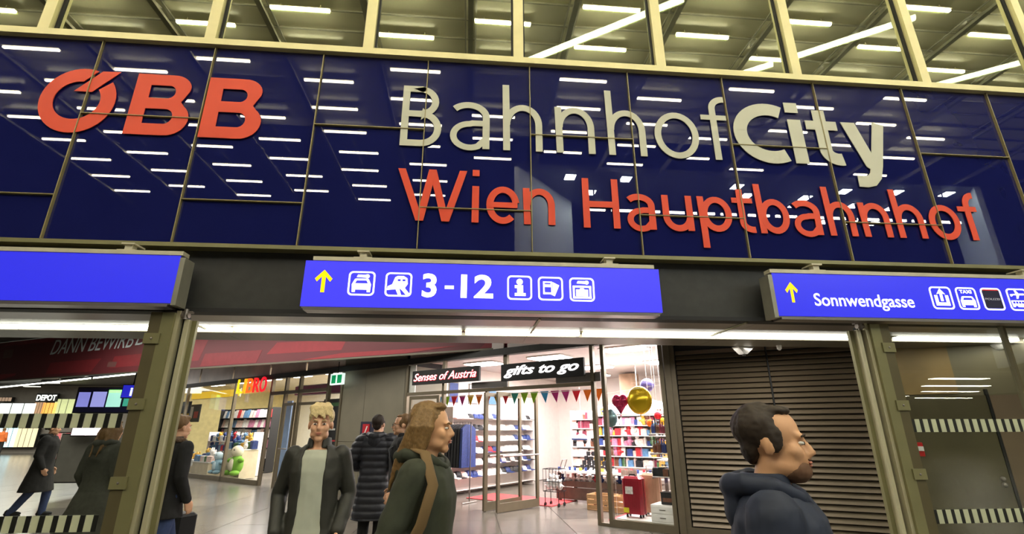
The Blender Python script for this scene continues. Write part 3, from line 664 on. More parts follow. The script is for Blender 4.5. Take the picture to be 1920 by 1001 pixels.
# open glass door leaves
def door_leaf(u, v, ang, w, label):
    t = empty('shop_door', S(u, v, .01), RZ+ang, label, 'door')
    lb(t, 'stile', frame, 0, .07, -.025, .025, 0, 2.34); lb(t, 'stile', frame, w-.07, w, -.025, .025, 0, 2.34)
    lb(t, 'bottom_rail', frame, .07, w-.07, -.025, .025, 0, .16); lb(t, 'top_rail', frame, .07, w-.07, -.025, .025, 2.26, 2.34)
    lb(t, 'pane', shopg, .07, w-.07, -.004, .004, .16, 2.26)
    MB().tube([(.1, -.07, 1.05), (w-.05, -.07, 1.05)], .016, 8).tube([(.12, -.07, 1.05), (.12, -.02, 1.05)], .01, 6).tube([(w-.12, -.07, 1.05), (w-.12, -.02, 1.05)], .01, 6).build('push_bar', steel, t)
    return t
door_leaf(-2.35, -.02, math.radians(80), 1.25, 'open glass door leaf with a push bar, middle of the souvenir shop entrance')
door_leaf(-2.69, -.02, math.radians(86), 1.25, 'second open glass door leaf tucked behind the first at the souvenir shop')
door_leaf(-5.02, 0, math.radians(2), .95, 'narrow closed glass door leaf beside the brown pier')
lb(sfm, "frame_post", frame, -2.72, -2.66, .03, .08, 0, 2.37)
# shop signs
def sign_board(u0, u1, z0, z1, label):
    t = shop('shop_sign', (u0+u1)/2, -.12, z0, label, 'sign'); w = (u1-u0)/2
    lb(t, 'board', black, -w, w, 0, .06, 0, z1-z0); return t, w, z1-z0
t, w_, h_ = sign_board(-4.86, -2.78, 2.60, 2.93, 'black shop sign with small red outlined script, left of the pair')
PM = Matrix(((1, 0, 0, 0), (0, 0, -1, -.006), (0, 1, 0, 0), (0, 0, 0, 1)))
text('script', 'Senses of Austria', -w_+.06, w_-.08, .09, .17, mat('neon_white', (1, 1, 1, 1), .4, emit=1.4, ecol=(1, .8, .8, 1), vary=0), t, PM, .012, .0, .35)
text('script_outline', 'Senses of Austria', -w_+.05, w_-.07, .085, .18, mat('neon_red', C(230, 30, 50), .4, emit=1.0, ecol=C(240, 20, 45), vary=0), t, Matrix.Translation((0, .004, 0)) @ PM, .006, .03, .35)
t, w_, h_ = sign_board(-2.18, -.22, 2.55, 2.90, 'black shop sign with glowing white script, right of the pair')
text('script', 'gifts to go', -w_+.08, w_-.1, .12, .18, mat('neon_white2', (1, 1, 1, 1), .4, emit=2.2, ecol=(1, .95, .95, 1), vary=0), t, PM, .012, .018, .4)
# shop lamps
for k, (u, v) in enumerate(((-4, 1.6), (-2, 1.6), (0, 1.4), (1.0, .9), (-4, 4), (-2, 4), (0, 4), (2, 4), (3.4, 2.2), (5, 4.5), (-3, 6), (1, 6))):
    t = shop('panel_light', u, v, 3.2, 'white panel light in the souvenir shop ceiling', 'light', 'panel lights of the souvenir shop')
    lb(t, 'diffuser', shopl, -.45, .45, -.28, .28, 0, .02); lb(t, 'frame', white, -.48, .48, -.31, .31, .02, .045)
area('gift_shop_light', S(-1, 3, 3.1), 6, 4, 620, (1, .93, .93), (0, 0, RZ)); area('window_light', S(.8, .9, 3.05), 1.2, .8, 70, (1, .95, .95), (0, 0, RZ))
# carpets
t = shop('carpet', -2.9, 1.9, .002, 'red carpet strip on the shop floor behind the open doors', 'carpet'); t2_ = t
lb(t, 'pile', redcarpet, -1.4, 1.0, -.55, .55, 0, .012)
t = shop('carpet', .8, .95, .002, 'red carpet corner at the right end of the shop entrance', 'carpet'); lb(t, 'pile', redcarpet, -1.0, .9, -.4, .9, 0, .012)
# pennants
cols = {'blue': C(60, 150, 200), 'green': C(150, 200, 40), 'red': C(220, 30, 50), 'pink': C(190, 50, 130), 'orange': C(240, 120, 30), 'yellow': C(230, 180, 40), 'teal': C(60, 160, 150)}
PMt = {k: mat('pennant_'+k, v, .8) for k, v in cols.items()}
bt = shop('pennant_bunting', -2.3, .35, 2.34, 'string of coloured triangle pennants under the shop door header', 'bunting')
MB().tube([(-2.2, 0, -.0), (-1, 0, -.03), (0, 0, 0), (1.1, 0, -.03), (2.2, 0, 0)], .006, 5).build('cord', white, bt)
for i, cname in enumerate(('blue', 'green', 'red', 'pink', 'yellow', 'orange', 'orange', 'yellow', 'red', 'teal', 'green', 'green', 'blue', 'pink', 'pink', 'red', 'orange', 'orange')):
    x = -2.1+i*.25; a = random.uniform(-.2, .2)
    MB().add([(x-.1, 0, 0), (x+.1, 0, 0), (x+a*.2, .01, -.24), (x-.1, .004, 0), (x+.1, .004, 0), (x+a*.2, .014, -.24)], [(0, 1, 2), (5, 4, 3), (0, 3, 4, 1), (1, 4, 5, 2), (2, 5, 3, 0)]).build('pennant', PMt[cname], bt)

# --- goods
pal = [C(*c) for c in ((190, 40, 50), (40, 60, 120), (225, 220, 215), (30, 30, 34), (205, 160, 60), (190, 120, 150), (110, 70, 50), (90, 130, 170), (230, 200, 190), (120, 40, 60), (70, 110, 70), (240, 235, 230))]
PAL = [mat('goods_%s' % n, c, .5, 0, .25, 25.) for n, c in zip(('red', 'navy', 'white', 'black', 'amber', 'rose', 'brown', 'blue', 'cream', 'wine', 'moss', 'ivory'), pal)]
def item_meshes():
    out = {}
    out['cap'] = MB().lathe([(.105, 0), (.10, .04), (.07, .09), (.015, .105)], 10).add([(-.09, -.08, 0), (.09, -.08, 0), (.07, -.19, -.01), (-.07, -.19, -.01), (-.09, -.08, .012), (.09, -.08, .012), (.07, -.19, .002), (-.07, -.19, .002)], [(0, 1, 2, 3), (7, 6, 5, 4), (0, 4, 5, 1), (1, 5, 6, 2), (2, 6, 7, 3), (3, 7, 4, 0)])
    out['mug'] = MB().lathe([(.036, 0), (.042, .01), (.042, .095), (.036, .095), (.034, .02)], 10).tube([(.04, 0, .08), (.07, 0, .07), (.07, 0, .035), (.04, 0, .025)], .007, 5)
    out['gift_box'] = MB().cbox(-.06, .06, -.05, .05, 0, .13, .01).box(-.062, .062, -.012, .012, 0, .133)
    out['plush_toy'] = MB().ell((0, 0, .07), (.06, .05, .07), 8, 6).ell((0, -.01, .16), (.048, .045, .045), 8, 6).ell((-.04, 0, .2), (.018, .012, .018), 6, 4).ell((.04, 0, .2), (.018, .012, .018), 6, 4).ell((-.07, -.02, .08), (.03, .02, .02), 6, 4).ell((.07, -.02, .08), (.03, .02, .02), 6, 4)
    out['pouch'] = MB().add([(-.05, -.025, 0), (.05, -.025, 0), (.05, .025, 0), (-.05, .025, 0), (-.055, -.012, .13), (.055, -.012, .13), (.055, .0, .15), (-.055, .0, .15)], [(3, 2, 1, 0), (4, 5, 6, 7), (0, 1, 5, 4), (1, 2, 6, 5), (2, 3, 7, 6), (3, 0, 4, 7)])
    out['bottle'] = MB().lathe([(.03, 0), (.034, .02), (.034, .12), (.012, .16), (.012, .2), (.015, .2), (.015, .215)], 8)
    out['magazine'] = MB().add([(-.1, 0, 0), (.1, 0, 0), (.1, .05, .27), (-.1, .05, .27), (-.1, .012, 0), (.1, .012, 0), (.1, .062, .27), (-.1, .062, .27)], [(0, 1, 2, 3), (7, 6, 5, 4), (0, 4, 5, 1), (1, 5, 6, 2), (2, 6, 7, 3), (3, 7, 4, 0)])
    out['sunglasses'] = MB().ell((-.035, 0, .03), (.03, .008, .024), 8, 4).ell((.035, 0, .03), (.03, .008, .024), 8, 4).box(-.01, .01, -.004, .004, .03, .038).box(-.066, -.062, 0, .1, .03, .036).box(.062, .066, 0, .1, .03, .036)
    return out
IM = item_meshes(); IMM = {}
def item_mesh(kind, mi):
    if (kind, mi) not in IMM: IMM[(kind, mi)] = IM[kind].mesh(kind, PAL[mi], kind in ('plush_toy',))
    return IMM[(kind, mi)]
INFO = {}
def goods(base, kind, x, y, z, mis, label, group, cat, s=1., rz=0.):
    """one saleable thing standing in the local frame of base (base itself stays its own thing)"""
    mi = random.choice(mis); p = Matrix.Translation(base.location) @ Matrix.Rotation(base.rotation_euler.z, 4, 'Z') @ Vector((x, y, z))
    o = inst(item_mesh(kind, mi), kind, None, p, base.rotation_euler.z+rz+random.uniform(-.15, .15), (s, s, s*random.uniform(.9, 1.1)))
    tag(o, label, cat, group); return o
def shelf_unit(u, v, W, H, D, levels, label, m=None, rz=0., z0=.12, back=True):
    t = shop('display_shelf', u, v, 0, label, 'shelf'); t.rotation_euler.z = RZ+rz; m = m or swhite
    lb(t, 'side', m, -W/2-.02, -W/2, 0, D, 0, H); lb(t, 'side', m, W/2, W/2+.02, 0, D, 0, H)
    if back: lb(t, 'back_panel', m, -W/2, W/2, D, D+.02, 0, H)
    for i in range(levels): lb(t, 'shelf', m, -W/2, W/2, 0, D, z0+i*(H-z0)/levels-.02, z0+i*(H-z0)/levels)
    return t, [z0+i*(H-z0)/levels for i in range(levels)]
def fill(t, zs, W, D, kinds, mis, label, group, cat, dx=.14, s=1., skip=0., rows=1):
    n = int(W/dx)
    for z in zs:
        for i in range(n):
            for r in range(rows):
                if random.random() < skip: continue
                goods(t, random.choice(kinds), -W/2+dx*(i+.5), .1+r*.14, z+.002, mis, label, group, cat, s)
mixed = list(range(12))
t, zs = shelf_unit(-4.8, 3.25, 3.8, 2.15, .36, 7, 'white wall shelving packed with caps left of the open doors', rz=PI/2)
fill(t, zs[1:], 3.8, .3, ['cap'], [1, 2, 3, 8, 11, 0, 2, 11, 1, 3], 'folded peaked cap on the white shelving left of the shop doors', 'caps on the left shelving', 'cap', .215, 1.35)
t, zs = shelf_unit(-2.75, 4.6, .75, 2.1, .3, 8, 'narrow white shelf tower seen between the door leaf and the bright display')
fill(t, zs, .75, .3, ['pouch', 'mug', 'gift_box'], [2, 3, 8, 11, 9, 6], 'small souvenir on the narrow white shelf tower', 'souvenirs on the shelf tower', 'souvenir', .11, 1.35)
t, zs = shelf_unit(-.9, 4.4, 2.6, 2.2, .36, 8, 'wide white wall shelf full of souvenirs in the middle of the shop')
fill(t, zs[2:], 2.6, .3, ['pouch', 'bottle', 'gift_box', 'plush_toy', 'mug'], mixed+[6, 4, 2, 11], 'small souvenir on the wide shelf behind the table', 'souvenirs on the wide shelf', 'souvenir', .105, 1.35)
t, zs = shelf_unit(1.6, 3.6, 2.6, 2.25, .36, 8, 'white souvenir shelf deep behind the shop window', rz=-.1)
fill(t, zs[1:], 2.6, .3, ['mug', 'pouch', 'bottle', 'gift_box'], [3, 6, 2, 9, 1, 11], 'small souvenir on the deep shelf behind the window', 'souvenirs on the shelf behind the window', 'souvenir', .118, 1.35, .03)
# table with goods and crates
tb = shop('display_table', -1.05, 2.6, 0, 'long dark wooden sales table in the middle of the souvenir shop', 'table')
lb(tb, 'table_top', white, -1.3, 1.2, -.4, .5, .62, .66); lb(tb, 'front_board', dwood, -1.25, 1.15, -.34, -.3, .05, .3); lb(tb, 'front_board', dwood, -1.25, 1.15, -.34, -.3, .32, .44)
for x in (-1.2, 1.1):
    for y in (-.35, .42): lb(tb, 'leg', dwood, x, x+.06, y, y+.06, 0, .62)
lb(tb, 'lower_tray', dwood, -1.2, 1.1, -.3, .4, .4, .42)
for i in range(16): goods(tb, 'plush_toy', -1.15+i*.145, -.2, .425, [2, 11, 8, 0, 1, 2], 'pale plush toy in the tray under the table top', 'plush toys in the table tray', 'toy', .8)
for i in range(17): goods(tb, random.choice(('gift_box', 'pouch')), -1.2+i*.14, -.25, .665, [0, 1, 4, 2, 7], 'flat coloured souvenir along the table front edge', 'souvenirs along the table edge', 'souvenir', .55)
for lv, n in enumerate((7, 6, 4, 2)):
    for i in range(n): goods(tb, 'mug', -.75+lv*.06+i*.13, .05, .665+lv*.105, [3, 3, 3, 4 if lv > 1 else 3], 'black mug in the pyramid on the sales table', 'mug pyramid', 'mug', 1.1)
def crate(u, v, z, label):
    t = shop('wooden_crate', u, v, z, label, 'crate'); a = .27
    for k in range(3): lb(t, 'slat', wood, -a, a, -.2, -.185, .02+k*.1, .1+k*.1); lb(t, 'slat', wood, -a, a, .185, .2, .02+k*.1, .1+k*.1)
    for x in (-a, a-.015): lb(t, 'end_board', wood, x, x+.015, -.185, .185, 0, .3)
    lb(t, 'bottom', wood, -a+.015, a-.015, -.185, .185, 0, .015); return t
c1 = crate(-.80, 1.6, .0, 'wooden crate of bottles in front of the sales table, left one'); c3 = crate(-.2, 1.55, 0, 'wooden crate of white goods next to the shop door jamb')
for i in range(4): goods(c1, 'bottle', -.18+i*.12, 0, .02, [3, 6], 'dark bottle standing in the left crate', 'bottles in the crates', 'bottle'); goods(c3, 'plush_toy', -.18+i*.12, 0, .02, [2, 11], 'white plush in the crate by the door jamb', 'white plush in the crate', 'toy')
# canopy with glow put into its fabric, plush plane, trolley, rack
t = shop('fabric_canopy', -.65, 3.6, 1.95, 'bright white fabric canopy glowing above the souvenir shelves', 'canopy')
MB().lathe([(.95, 0), (.93, .06), (.7, .22), (.35, .34), (.05, .38)], 20, sx=1., sy=.6).build('fabric', mat('canopy_fabric', C(250, 246, 240), .8, emit=.5, ecol=(1, 1, 1, 1)), t, True); MB().tube([(0, 0, .36), (0, 0, 1.28)], .01, 6).build('cord', white, t)
t = shop('column', -1.9, 6.2, 0, 'beige round column standing in the souvenir shop', 'column'); MB().lathe([(.3, 0), (.3, 3.2)], 20).build('shaft', mat('beige_column', C(212, 176, 148), .7), t, True); MB().lathe([(.34, 0), (.34, .12)], 20).build('base', sgrey, t)
t = shop('toy_car', -1.55, 2.2, 1.36, 'white and blue hanging toy car in the shop entrance', 'toy')
MB().ell((0, 0, 0), (.24, .1, .07), 12, 8).ell((0, 0, .06), (.13, .085, .06), 10, 6).build('body', white, t, True); MB().ell((-.13, -.08, -.05), (.05, .03, .05), 10, 6).build('wheel', black, t, True); MB().ell((.13, -.08, -.05), (.05, .03, .05), 10, 6).build('wheel', black, t, True); MB().box(-.2, .2, -.105, -.1, -.01, .02).build('stripe', PAL[1], t); MB().tube([(0, 0, .1), (0, 0, 1.88)], .003, 4).build('cord', white, t)
t = shop('wire_trolley', -1.9, 1.5, 0, 'small black wire trolley full of goods beside the open door leaf', 'trolley')
b_ = MB()
for i in range(6): b_.tube([(-.2+i*.08, -.15, .3), (-.2+i*.08, -.15, .75)], .006, 4); b_.tube([(-.2+i*.08, .15, .3), (-.2+i*.08, .15, .75)], .006, 4)
for z in (.3, .5, .75): b_.tube([(-.2, -.15, z), (.2, -.15, z), (.2, .15, z), (-.2, .15, z), (-.2, -.15, z)], .008, 5)
b_.build('basket', black, t)
for x in (-.17, .17):
    for y in (-.12, .12): MB().tube([(x, y, .3), (x, y, .08)], .01, 5).build('leg', black, t); w_ = MB().lathe([(.04, -.012), (.04, .012)], 12).build('caster', black, t); w_.rotation_euler = (0, PI/2, 0); w_.location = (x, y, .04)
MB().tube([(.2, -.1, .75), (.28, -.1, .95), (.28, .1, .95), (.2, .1, .75)], .01, 6).build('handle', steel, t)
for i in range(5): goods(t, 'plush_toy', -.14+i*.07, 0, .32+.08*(i % 2), [2, 3, 11], 'black and white plush heaped in the wire trolley', 'plush in the wire trolley', 'toy', 1.1)
# coat rack by the pier (dark garments)
t = shop('garment_rack', -4.05, .75, 0, 'chrome rack of dark jackets at the left side of the shop entrance', 'rack')
MB().tube([(-.35, 0, 0), (-.35, 0, 1.75), (.35, 0, 1.75), (.35, 0, 0)], .015, 6).tube([(-.35, -.25, .02), (-.35, .25, .02)], .015, 6).tube([(.35, -.25, .02), (.35, .25, .02)], .015, 6).build('frame', steel, t)
for i in range(7):
    g = shop('hanging_jacket', -4.05-.27+i*.09, .75, .75, 'dark jacket hanging on the chrome rack', 'jacket', 'jackets on the chrome rack')
    MB().add([(-.02, -.08, .95), (.02, -.08, .95), (.03, -.24, .85), (.035, -.26, 0), (-.035, -.26, 0), (-.03, -.24, .85), (-.02, .08, .95), (.02, .08, .95), (.03, .24, .85), (.035, .26, 0), (-.035, .26, 0), (-.03, .24, .85)],
        [(0, 1, 2, 5), (5, 2, 3, 4), (6, 11, 8, 7), (11, 10, 9, 8), (0, 6, 7, 1), (1, 7, 8, 9, 3, 2), (0, 5, 4, 10, 11, 6), (3, 9, 10, 4)]).build('cloth', PAL[random.choice((3, 3, 1, 6))], g); MB().tube([(0, 0, .94), (0, 0, 1.0)], .006, 5).build('hook', steel, g)
# posters above the cap shelving
for i, (u, c, lab) in enumerate(((-5.4, 1, 'blue poster high on the shelving near the pier'), (-4.8, 2, 'white sheet poster above the caps'), (-4.1, 7, 'pale blue round emblem board above the caps'))):
    t = shop('poster', -5.17, (1.75, 2.6, 3.5)[i], 2.3, lab, 'poster'); t.rotation_euler.z = RZ+PI/2; lb(t, 'print', PAL[c], -.17, .17, 0, .01, 0, .5); lb(t, 'backing', sgrey, -.2, .2, .01, .03, -.03, .53)

# --- shop window display
def suitcase(u, v, W, H, D, m, label, z=0, rz=0., handle=.35):
    t = shop('suitcase', u, v, z, label, 'suitcase'); t.rotation_euler.z = RZ+rz
    MB().cbox(-W/2, W/2, -D/2, D/2, .06, H, .035).build('shell', m, t)
    for i in range(9): x = -W/2+.04+i*(W-.08)/8; lb(t, 'rib', m, x-.006, x+.006, -D/2-.006, -D/2+.002, .12, H-.07)
    lb(t, 'zip', black, -W/2-.004, W/2+.004, -.006, .006, .07, H-.03)
    MB().tube([(-W*.2, 0, H), (-W*.2, 0, H+handle), (W*.2, 0, H+handle), (W*.2, 0, H)], .009, 6).build('trolley_handle', steel, t)
    MB().tube([(-.06, -.03, H), (-.05, -.03, H+.03), (.05, -.03, H+.03), (.06, -.03, H)], .01, 6).build('carry_handle', black, t)
    for x in (-W/2+.06, W/2-.06):
        for y in (-D/2+.05, D/2-.05): w_ = MB().lathe([(.028, -.012), (.028, .012)], 10).build('wheel', black, t); w_.rotation_euler = (0, PI/2, 0); w_.location = (x, y, .03)
    return t
plat = shop('display_plinth', .68, .42, 0, 'low white plinth inside the shop window', 'plinth'); lb(plat, 'top', white, -.5, .52, -.36, .5, .10, .13); lb(plat, 'body', white, -.48, .5, -.34, .48, 0, .10)
sc1 = suitcase(.42, .33, .36, .66, .22, mat('red_shell', C(150, 28, 44), .3, 0, .08, coat=.4), 'red hard shell suitcase standing in the shop window', .13, 0, .0)
MB().cbox(-.11, .03, -.122, -.118, .38, .50, .002).build('decal', PAL[2], sc1); MB().cbox(-.16, -.06, -.122, -.118, .08, .16, .002).build('decal', mat('decal_yellow', C(210, 200, 40), .5), sc1)
suitcase(.62, .66, .34, .70, .22, mat('sand_shell', C(188, 150, 122), .35), 'sand coloured suitcase behind the red one in the shop window', .13, 0, .12)
t = shop('price_card', .36, .33, .80, 'cream price card on top of the red suitcase', 'card'); lb(t, 'card', PAL[8], -.15, .15, -.02, -.01, 0, .09); lb(t, 'foot', white, -.15, .15, -.02, .04, 0, .006)
t = shop('glass_case', 1.0, 1.35, 0, 'tall clear case behind the suitcases in the shop window', 'case'); lb(t, 'case', shopg, -.35, .35, -.3, .3, .08, 1.02); lb(t, 'base', white, -.36, .36, -.31, .31, 0, .08); lb(t, 'top', white, -.37, .37, -.32, .32, 1.02, 1.04)
for i in range(4): goods(t, 'gift_box', -.2+i*.13, 0, .085, [5, 9, 8], 'rose box at the bottom of the clear case', 'boxes in the clear case', 'box', 1.3)
t = shop('white_cabinet', 1.0, .28, .13, 'low white drawer cabinet at the right end of the shop window', 'cabinet'); lb(t, 'body', white, -.2, .19, -.2, .25, 0, .26)
for z in (.02, .14): d_ = lb(t, 'drawer', white, -.19, .18, -.215, -.2, z, z+.1); lb(d_, 'handle', steel, -.05, .05, -.225, -.215, z+.045, z+.055)
t = shop('gift_carton', 1.07, .26, .395, 'black printed carton on the white drawer cabinet', 'box'); MB().cbox(-.11, .11, -.1, .1, 0, .17, .004).build('carton', PAL[3], t); lb(t, 'print', PAL[6], -.08, .08, -.104, -.1, .04, .1); lb(t, 'lid', black, -.115, .115, -.104, .104, .17, .185)
for z, lab in ((.80, 'lower'), (1.18, 'middle'), (1.5, 'upper')):
    t = shop('glass_shelf', 1.0, .42, z, '%s clear shelf at the right end of the shop window' % lab, 'shelf'); lb(t, 'pane', white, -.2, .2, -.15, .2, 0, .012); lb(t, 'bracket', steel, -.2, -.19, -.15, .2, -.03, 0); lb(t, 'bracket', steel, .19, .2, -.15, .2, -.03, 0)
    for i in range(4):
        for r in range(2): goods(t, 'bottle' if z > 1 else 'gift_box', -.14+i*.09, -.08+r*.14, .014, [3, 6, 1, 9], 'dark bottle or box on the %s window shelf' % lab, 'goods on the %s window shelf' % lab, 'souvenir', 1.0)
t = shop('sunglasses_rack', .70, 2.1, 0, 'grid stand of dark sunglasses behind the shop window', 'rack')
lb(t, 'post', white, -.03, .03, -.02, .02, 0, 2.1); lb(t, 'foot', white, -.2, .2, -.2, .2, 0, .03)
for k in range(13):
    z = .75+k*.1; lb(t, 'peg_bar', white, -.36, .36, -.03, -.02, z, z+.01)
    for i in range(5): goods(t, 'sunglasses', -.29+i*.145, -.06, z-.002, [3, 9, 6, 3], 'pair of dark sunglasses on the white grid stand', 'sunglasses on the grid stand', 'sunglasses', .85)
# balloons
def balloon(px, py, v, rx, rz, m, label, heart=False):
    u, z = SU(px, py, v); t = shop('foil_balloon', u, v, z, label, 'balloon')
    b_ = MB()
    if heart:
        b_.ell((-rx*.4, 0, rz*.3), (rx*.6, rx*.35, rz*.6), 12, 8).ell((rx*.4, 0, rz*.3), (rx*.6, rx*.35, rz*.6), 12, 8).add([(-rx*.92, 0, rz*.1), (rx*.92, 0, rz*.1), (0, 0, -rz), (0, -rx*.33, rz*.2), (0, rx*.33, rz*.2)], [(0, 3, 2), (3, 1, 2), (1, 4, 2), (4, 0, 2), (0, 3, 1, 4)])
    else: b_.ell((0, 0, 0), (rx, rx*.55, rz), 18, 12)
    b_.build('foil', m, t, True)
    MB().lathe([(.005, 0), (.022, -.03)], 8, (0, 0, -rz)).build('neck', m, t); MB().tube([(0, 0, -rz-.02), (.01, 0, -z*.5), (0, 0, -z+.14)], .003, 4).build('string', white, t)
    return t
yb = balloon(1199, 750, .22, .235, .25, mat('gold_foil', C(206, 170, 30), .2, .6, .1, 4.), 'round yellow foil balloon with a white eye spot, in the shop window')
MB().lathe([(.001, .0), (.06, -.0), (.075, -.012)], 14).build('eye_spot', white, yb); yb.children[-1].rotation_euler = (PI/2, 0, .0); yb.children[-1].location = (-.07, -.135, .03)
balloon(1163, 757, .28, .165, .19, mat('pink_foil', C(176, 40, 84), .2, .5, .15, 6.), 'pink heart foil balloon left of the yellow one', True)
balloon(1146, 784, .34, .12, .17, mat('silver_foil', C(120, 150, 158), .2, .7, .3, 9.), 'small silver and teal foil balloon below the pink heart')
balloon(1213, 722, .9, .14, .13, mat('violet_foil', C(110, 100, 170), .3, .5, .3, 9.), 'white and violet foil balloon above and behind the yellow one')
for px, py, c, n in ((1219, 793, 'orange', 'orange toy ball cluster hanging right of the balloons'), (1230, 799, 'blue', 'blue striped toy ball hanging right of the balloons'), (1233, 779, 'red', 'red and navy toy hanging right of the balloons'), (1243, 790, 'yellow', 'ochre toy ball hanging at the window edge')):
    u, z = SU(px, py, .8); t = shop('hanging_toy', u, .8, z, n, 'toy'); MB().ell((0, 0, 0), (.07, .06, .07), 10, 7).build('ball', PMt[c], t, True); MB().tube([(0, 0, .06), (0, 0, 3.22-z)], .003, 4).build('cord', white, t)

# ================================================================== BOOK SHOP (left of the pier)
bk = shop('window_3', 0, 0, 0, kind='structure')
for u in (-20.8, -17.2, -13.6, -11.3, -10.5, -9.75, -8.35, -7.72): lb(bk, 'frame_post', frame, u-.04, u+.04, -.03, .07, 0, 3.12)
lb(bk, 'door_header', frame, -11.3, -8.35, -.03, .06, 2.62, 2.72)
lb(bk, 'bottom_rail', frame, -20.8, -11.3, -.03, .07, 0, .14)
for a, b, z0 in ((-20.76, -17.24, .14), (-17.16, -13.64, .14), (-13.56, -11.34, .14), (-11.26, -8.39, 2.74), (-8.31, -7.76, .05)): lb(bk, 'pane', shopg, a, b, 0, .008, z0, 3.12)
bs = shop('wall_book_shop', 0, 0, 0, kind='structure'); cream = mat('book_shop_wall', C(240, 232, 216), .6, 0, .04)
lb(bs, 'surface', cream, -30, -7.7, 6.5, 6.7, 0, 4.7); lb(bs, 'surface', swhite, -7.72, -7.68, 1.3, 6.5, 0, 4.7); lb(bs, 'surface', mat('yellow_wall', C(236, 222, 160), .6), -21.6, -21.4, 0.1, 6.5, 0, 4.7)
bc = shop('ceiling_9', 0, 0, 0, kind='structure'); lb(bc, 'surface', mat('shop_ceiling2', C(222, 208, 176), .5), -21.4, -7.72, .1, 6.5, 3.5, 3.6)
for k, (u, v) in enumerate(((-19.5, 2), (-17.2, 2), (-15, 2), (-13, 2), (-11, 2), (-9, 2), (-16, 5), (-13.5, 5), (-11, 5), (-8.8, 4.6))):
    t = shop('panel_light', u, v, 3.445, 'white panel light in the book shop ceiling', 'light', 'panel lights of the book shop'); lb(t, 'diffuser', shopl, -.5, .5, -.14, .14, 0, .02); lb(t, 'frame', white, -.53, .53, -.17, .17, .02, .05)
area('book_shop_light', S(-13, 3, 3.3), 9, 4, 800, (1, .96, .88), (0, 0, RZ))
# glazed leaves
door_leaf(-10.42, -.02, math.radians(-4), .62, 'left glazed door leaf of the book shop'); door_leaf(-9.7, -.02, math.radians(0), 1.25, 'right glazed door leaf of the book shop')
# sign letters + bands
t = shop('shop_sign', -12.4, -.12, 2.74, 'yellow to red block letter sign of the book shop', 'sign')
ua, _ = SU(452, 722); ub, _ = SU(507, 722); wz = (ub-ua)
LM = [mat('letter_yellow', C(250, 215, 0), .4, emit=.9, ecol=C(255, 220, 0)), mat('letter_amber', C(250, 170, 10), .4, emit=.9, ecol=C(255, 170, 0)), mat('letter_orange', C(240, 100, 10), .4, emit=.9, ecol=C(245, 100, 10)), mat('letter_red', C(225, 20, 20), .4, emit=.9, ecol=C(230, 15, 20)), mat('letter_crimson', C(225, 10, 30), .4, emit=.9, ecol=C(225, 5, 35))]
xx = ua+12.4
for ch, fr_, m_ in (('L', .22, LM[0]), ('I', .12, LM[1]), ('B', .22, LM[2]), ('R', .22, LM[3]), ('O', .22, LM[4])):
    text('letter', ch, xx+.01, xx+wz*fr_-.02, 0, .46, m_, t, PM, .03, .006, .05); xx += wz*fr_
def band(pa, pb, dz, m, label):
    u0, z0 = SU(*pa, .4); u1, z1 = SU(*pb, .4); t = shop('fascia_band', (u0+u1)/2, .4, (z0+z1)/2, label, 'band'); lb(t, 'face', m, -(u1-u0)/2, (u1-u0)/2, 0, .05, -dz/2, dz/2); lb(t, 'edge', white, -(u1-u0)/2, (u1-u0)/2, .05, .08, -dz/2-.03, dz/2+.03); return t
band((360, 741), (448, 737), .24, mat('band_yellow', C(250, 200, 20), .4, emit=.5, ecol=C(255, 205, 0)), 'glowing yellow band left of the block letter sign')
band((553, 733), (644, 726), .26, mat('band_plum', C(130, 40, 90), .4), 'plum coloured band with pale symbols right of the block letter sign')
# exit sign
u, z = SU(631, 712, -.25); t = shop('exit_sign', u, -.25, z-.13, 'small hanging green and white exit pictogram sign', 'sign'); lb(t, 'box', mat('exit_white', C(230, 240, 235), .4, emit=.8, ecol=C(225, 245, 235)), -.28, .28, 0, .06, 0, .30)
for i, (a, b) in enumerate(((-.22, -.04), (.03, .22))): lb(t, 'pictogram', mat('exit_green', C(0, 150, 90), .4, emit=.5, ecol=C(0, 160, 95)), a, b, -.004, 0, .04, .26); 
MB().tube([(0, .03, .3), (0, .03, .62)], .012, 6).build('hanger', black, t)
# posters, black panels
def panel(pa, pb, v, m, label, cat='poster', extra=None):
    u0, z1 = SU(*pa, v); u1, z0 = SU(*pb, v); t = shop('poster', (u0+u1)/2, v, z0, label, cat); w = (u1-u0)/2; lb(t, 'print', m, -w, w, 0, .012, 0, z1-z0); lb(t, 'backing', black, -w-.02, w+.02, .012, .03, -.02, z1-z0+.02)
    for (a, b, c, d, mm) in extra or (): lb(t, 'print_block', mm, -w+2*w*a, -w+2*w*b, -.003, 0, (z1-z0)*c, (z1-z0)*d)
    return t
panel((608, 750), (637, 835), .15, mat('poster_black', C(40, 38, 40), .5), 'black poster with pale lines behind the fair-haired man', extra=((.2, .7, .32, .36, PAL[2]), (.1, .9, .08, .11, PAL[0]), (.3, .8, .85, .93, PAL[10])))
panel((331, 755), (350, 797), .1, mat('screen_slate', C(46, 52, 62), .4), 'slate coloured screen with yellow and red stripes behind the woman in black', extra=((0, 1, .25, .5, PMt['yellow']), (0, 1, .1, .22, PMt['red'])))
panel((352, 760), (371, 790), 1.2, PAL[3], 'dark product board left of the magazine shelves', extra=((.2, .5, .2, .9, PAL[2]), (.6, .9, .2, .6, PAL[0])))
panel((390, 764), (400, 774), 6.47, PAL[2], 'white notice with a red mark on the cream wall', extra=((.2, .8, .2, .35, PAL[0]), (.2, .4, .35, .8, PAL[0])))
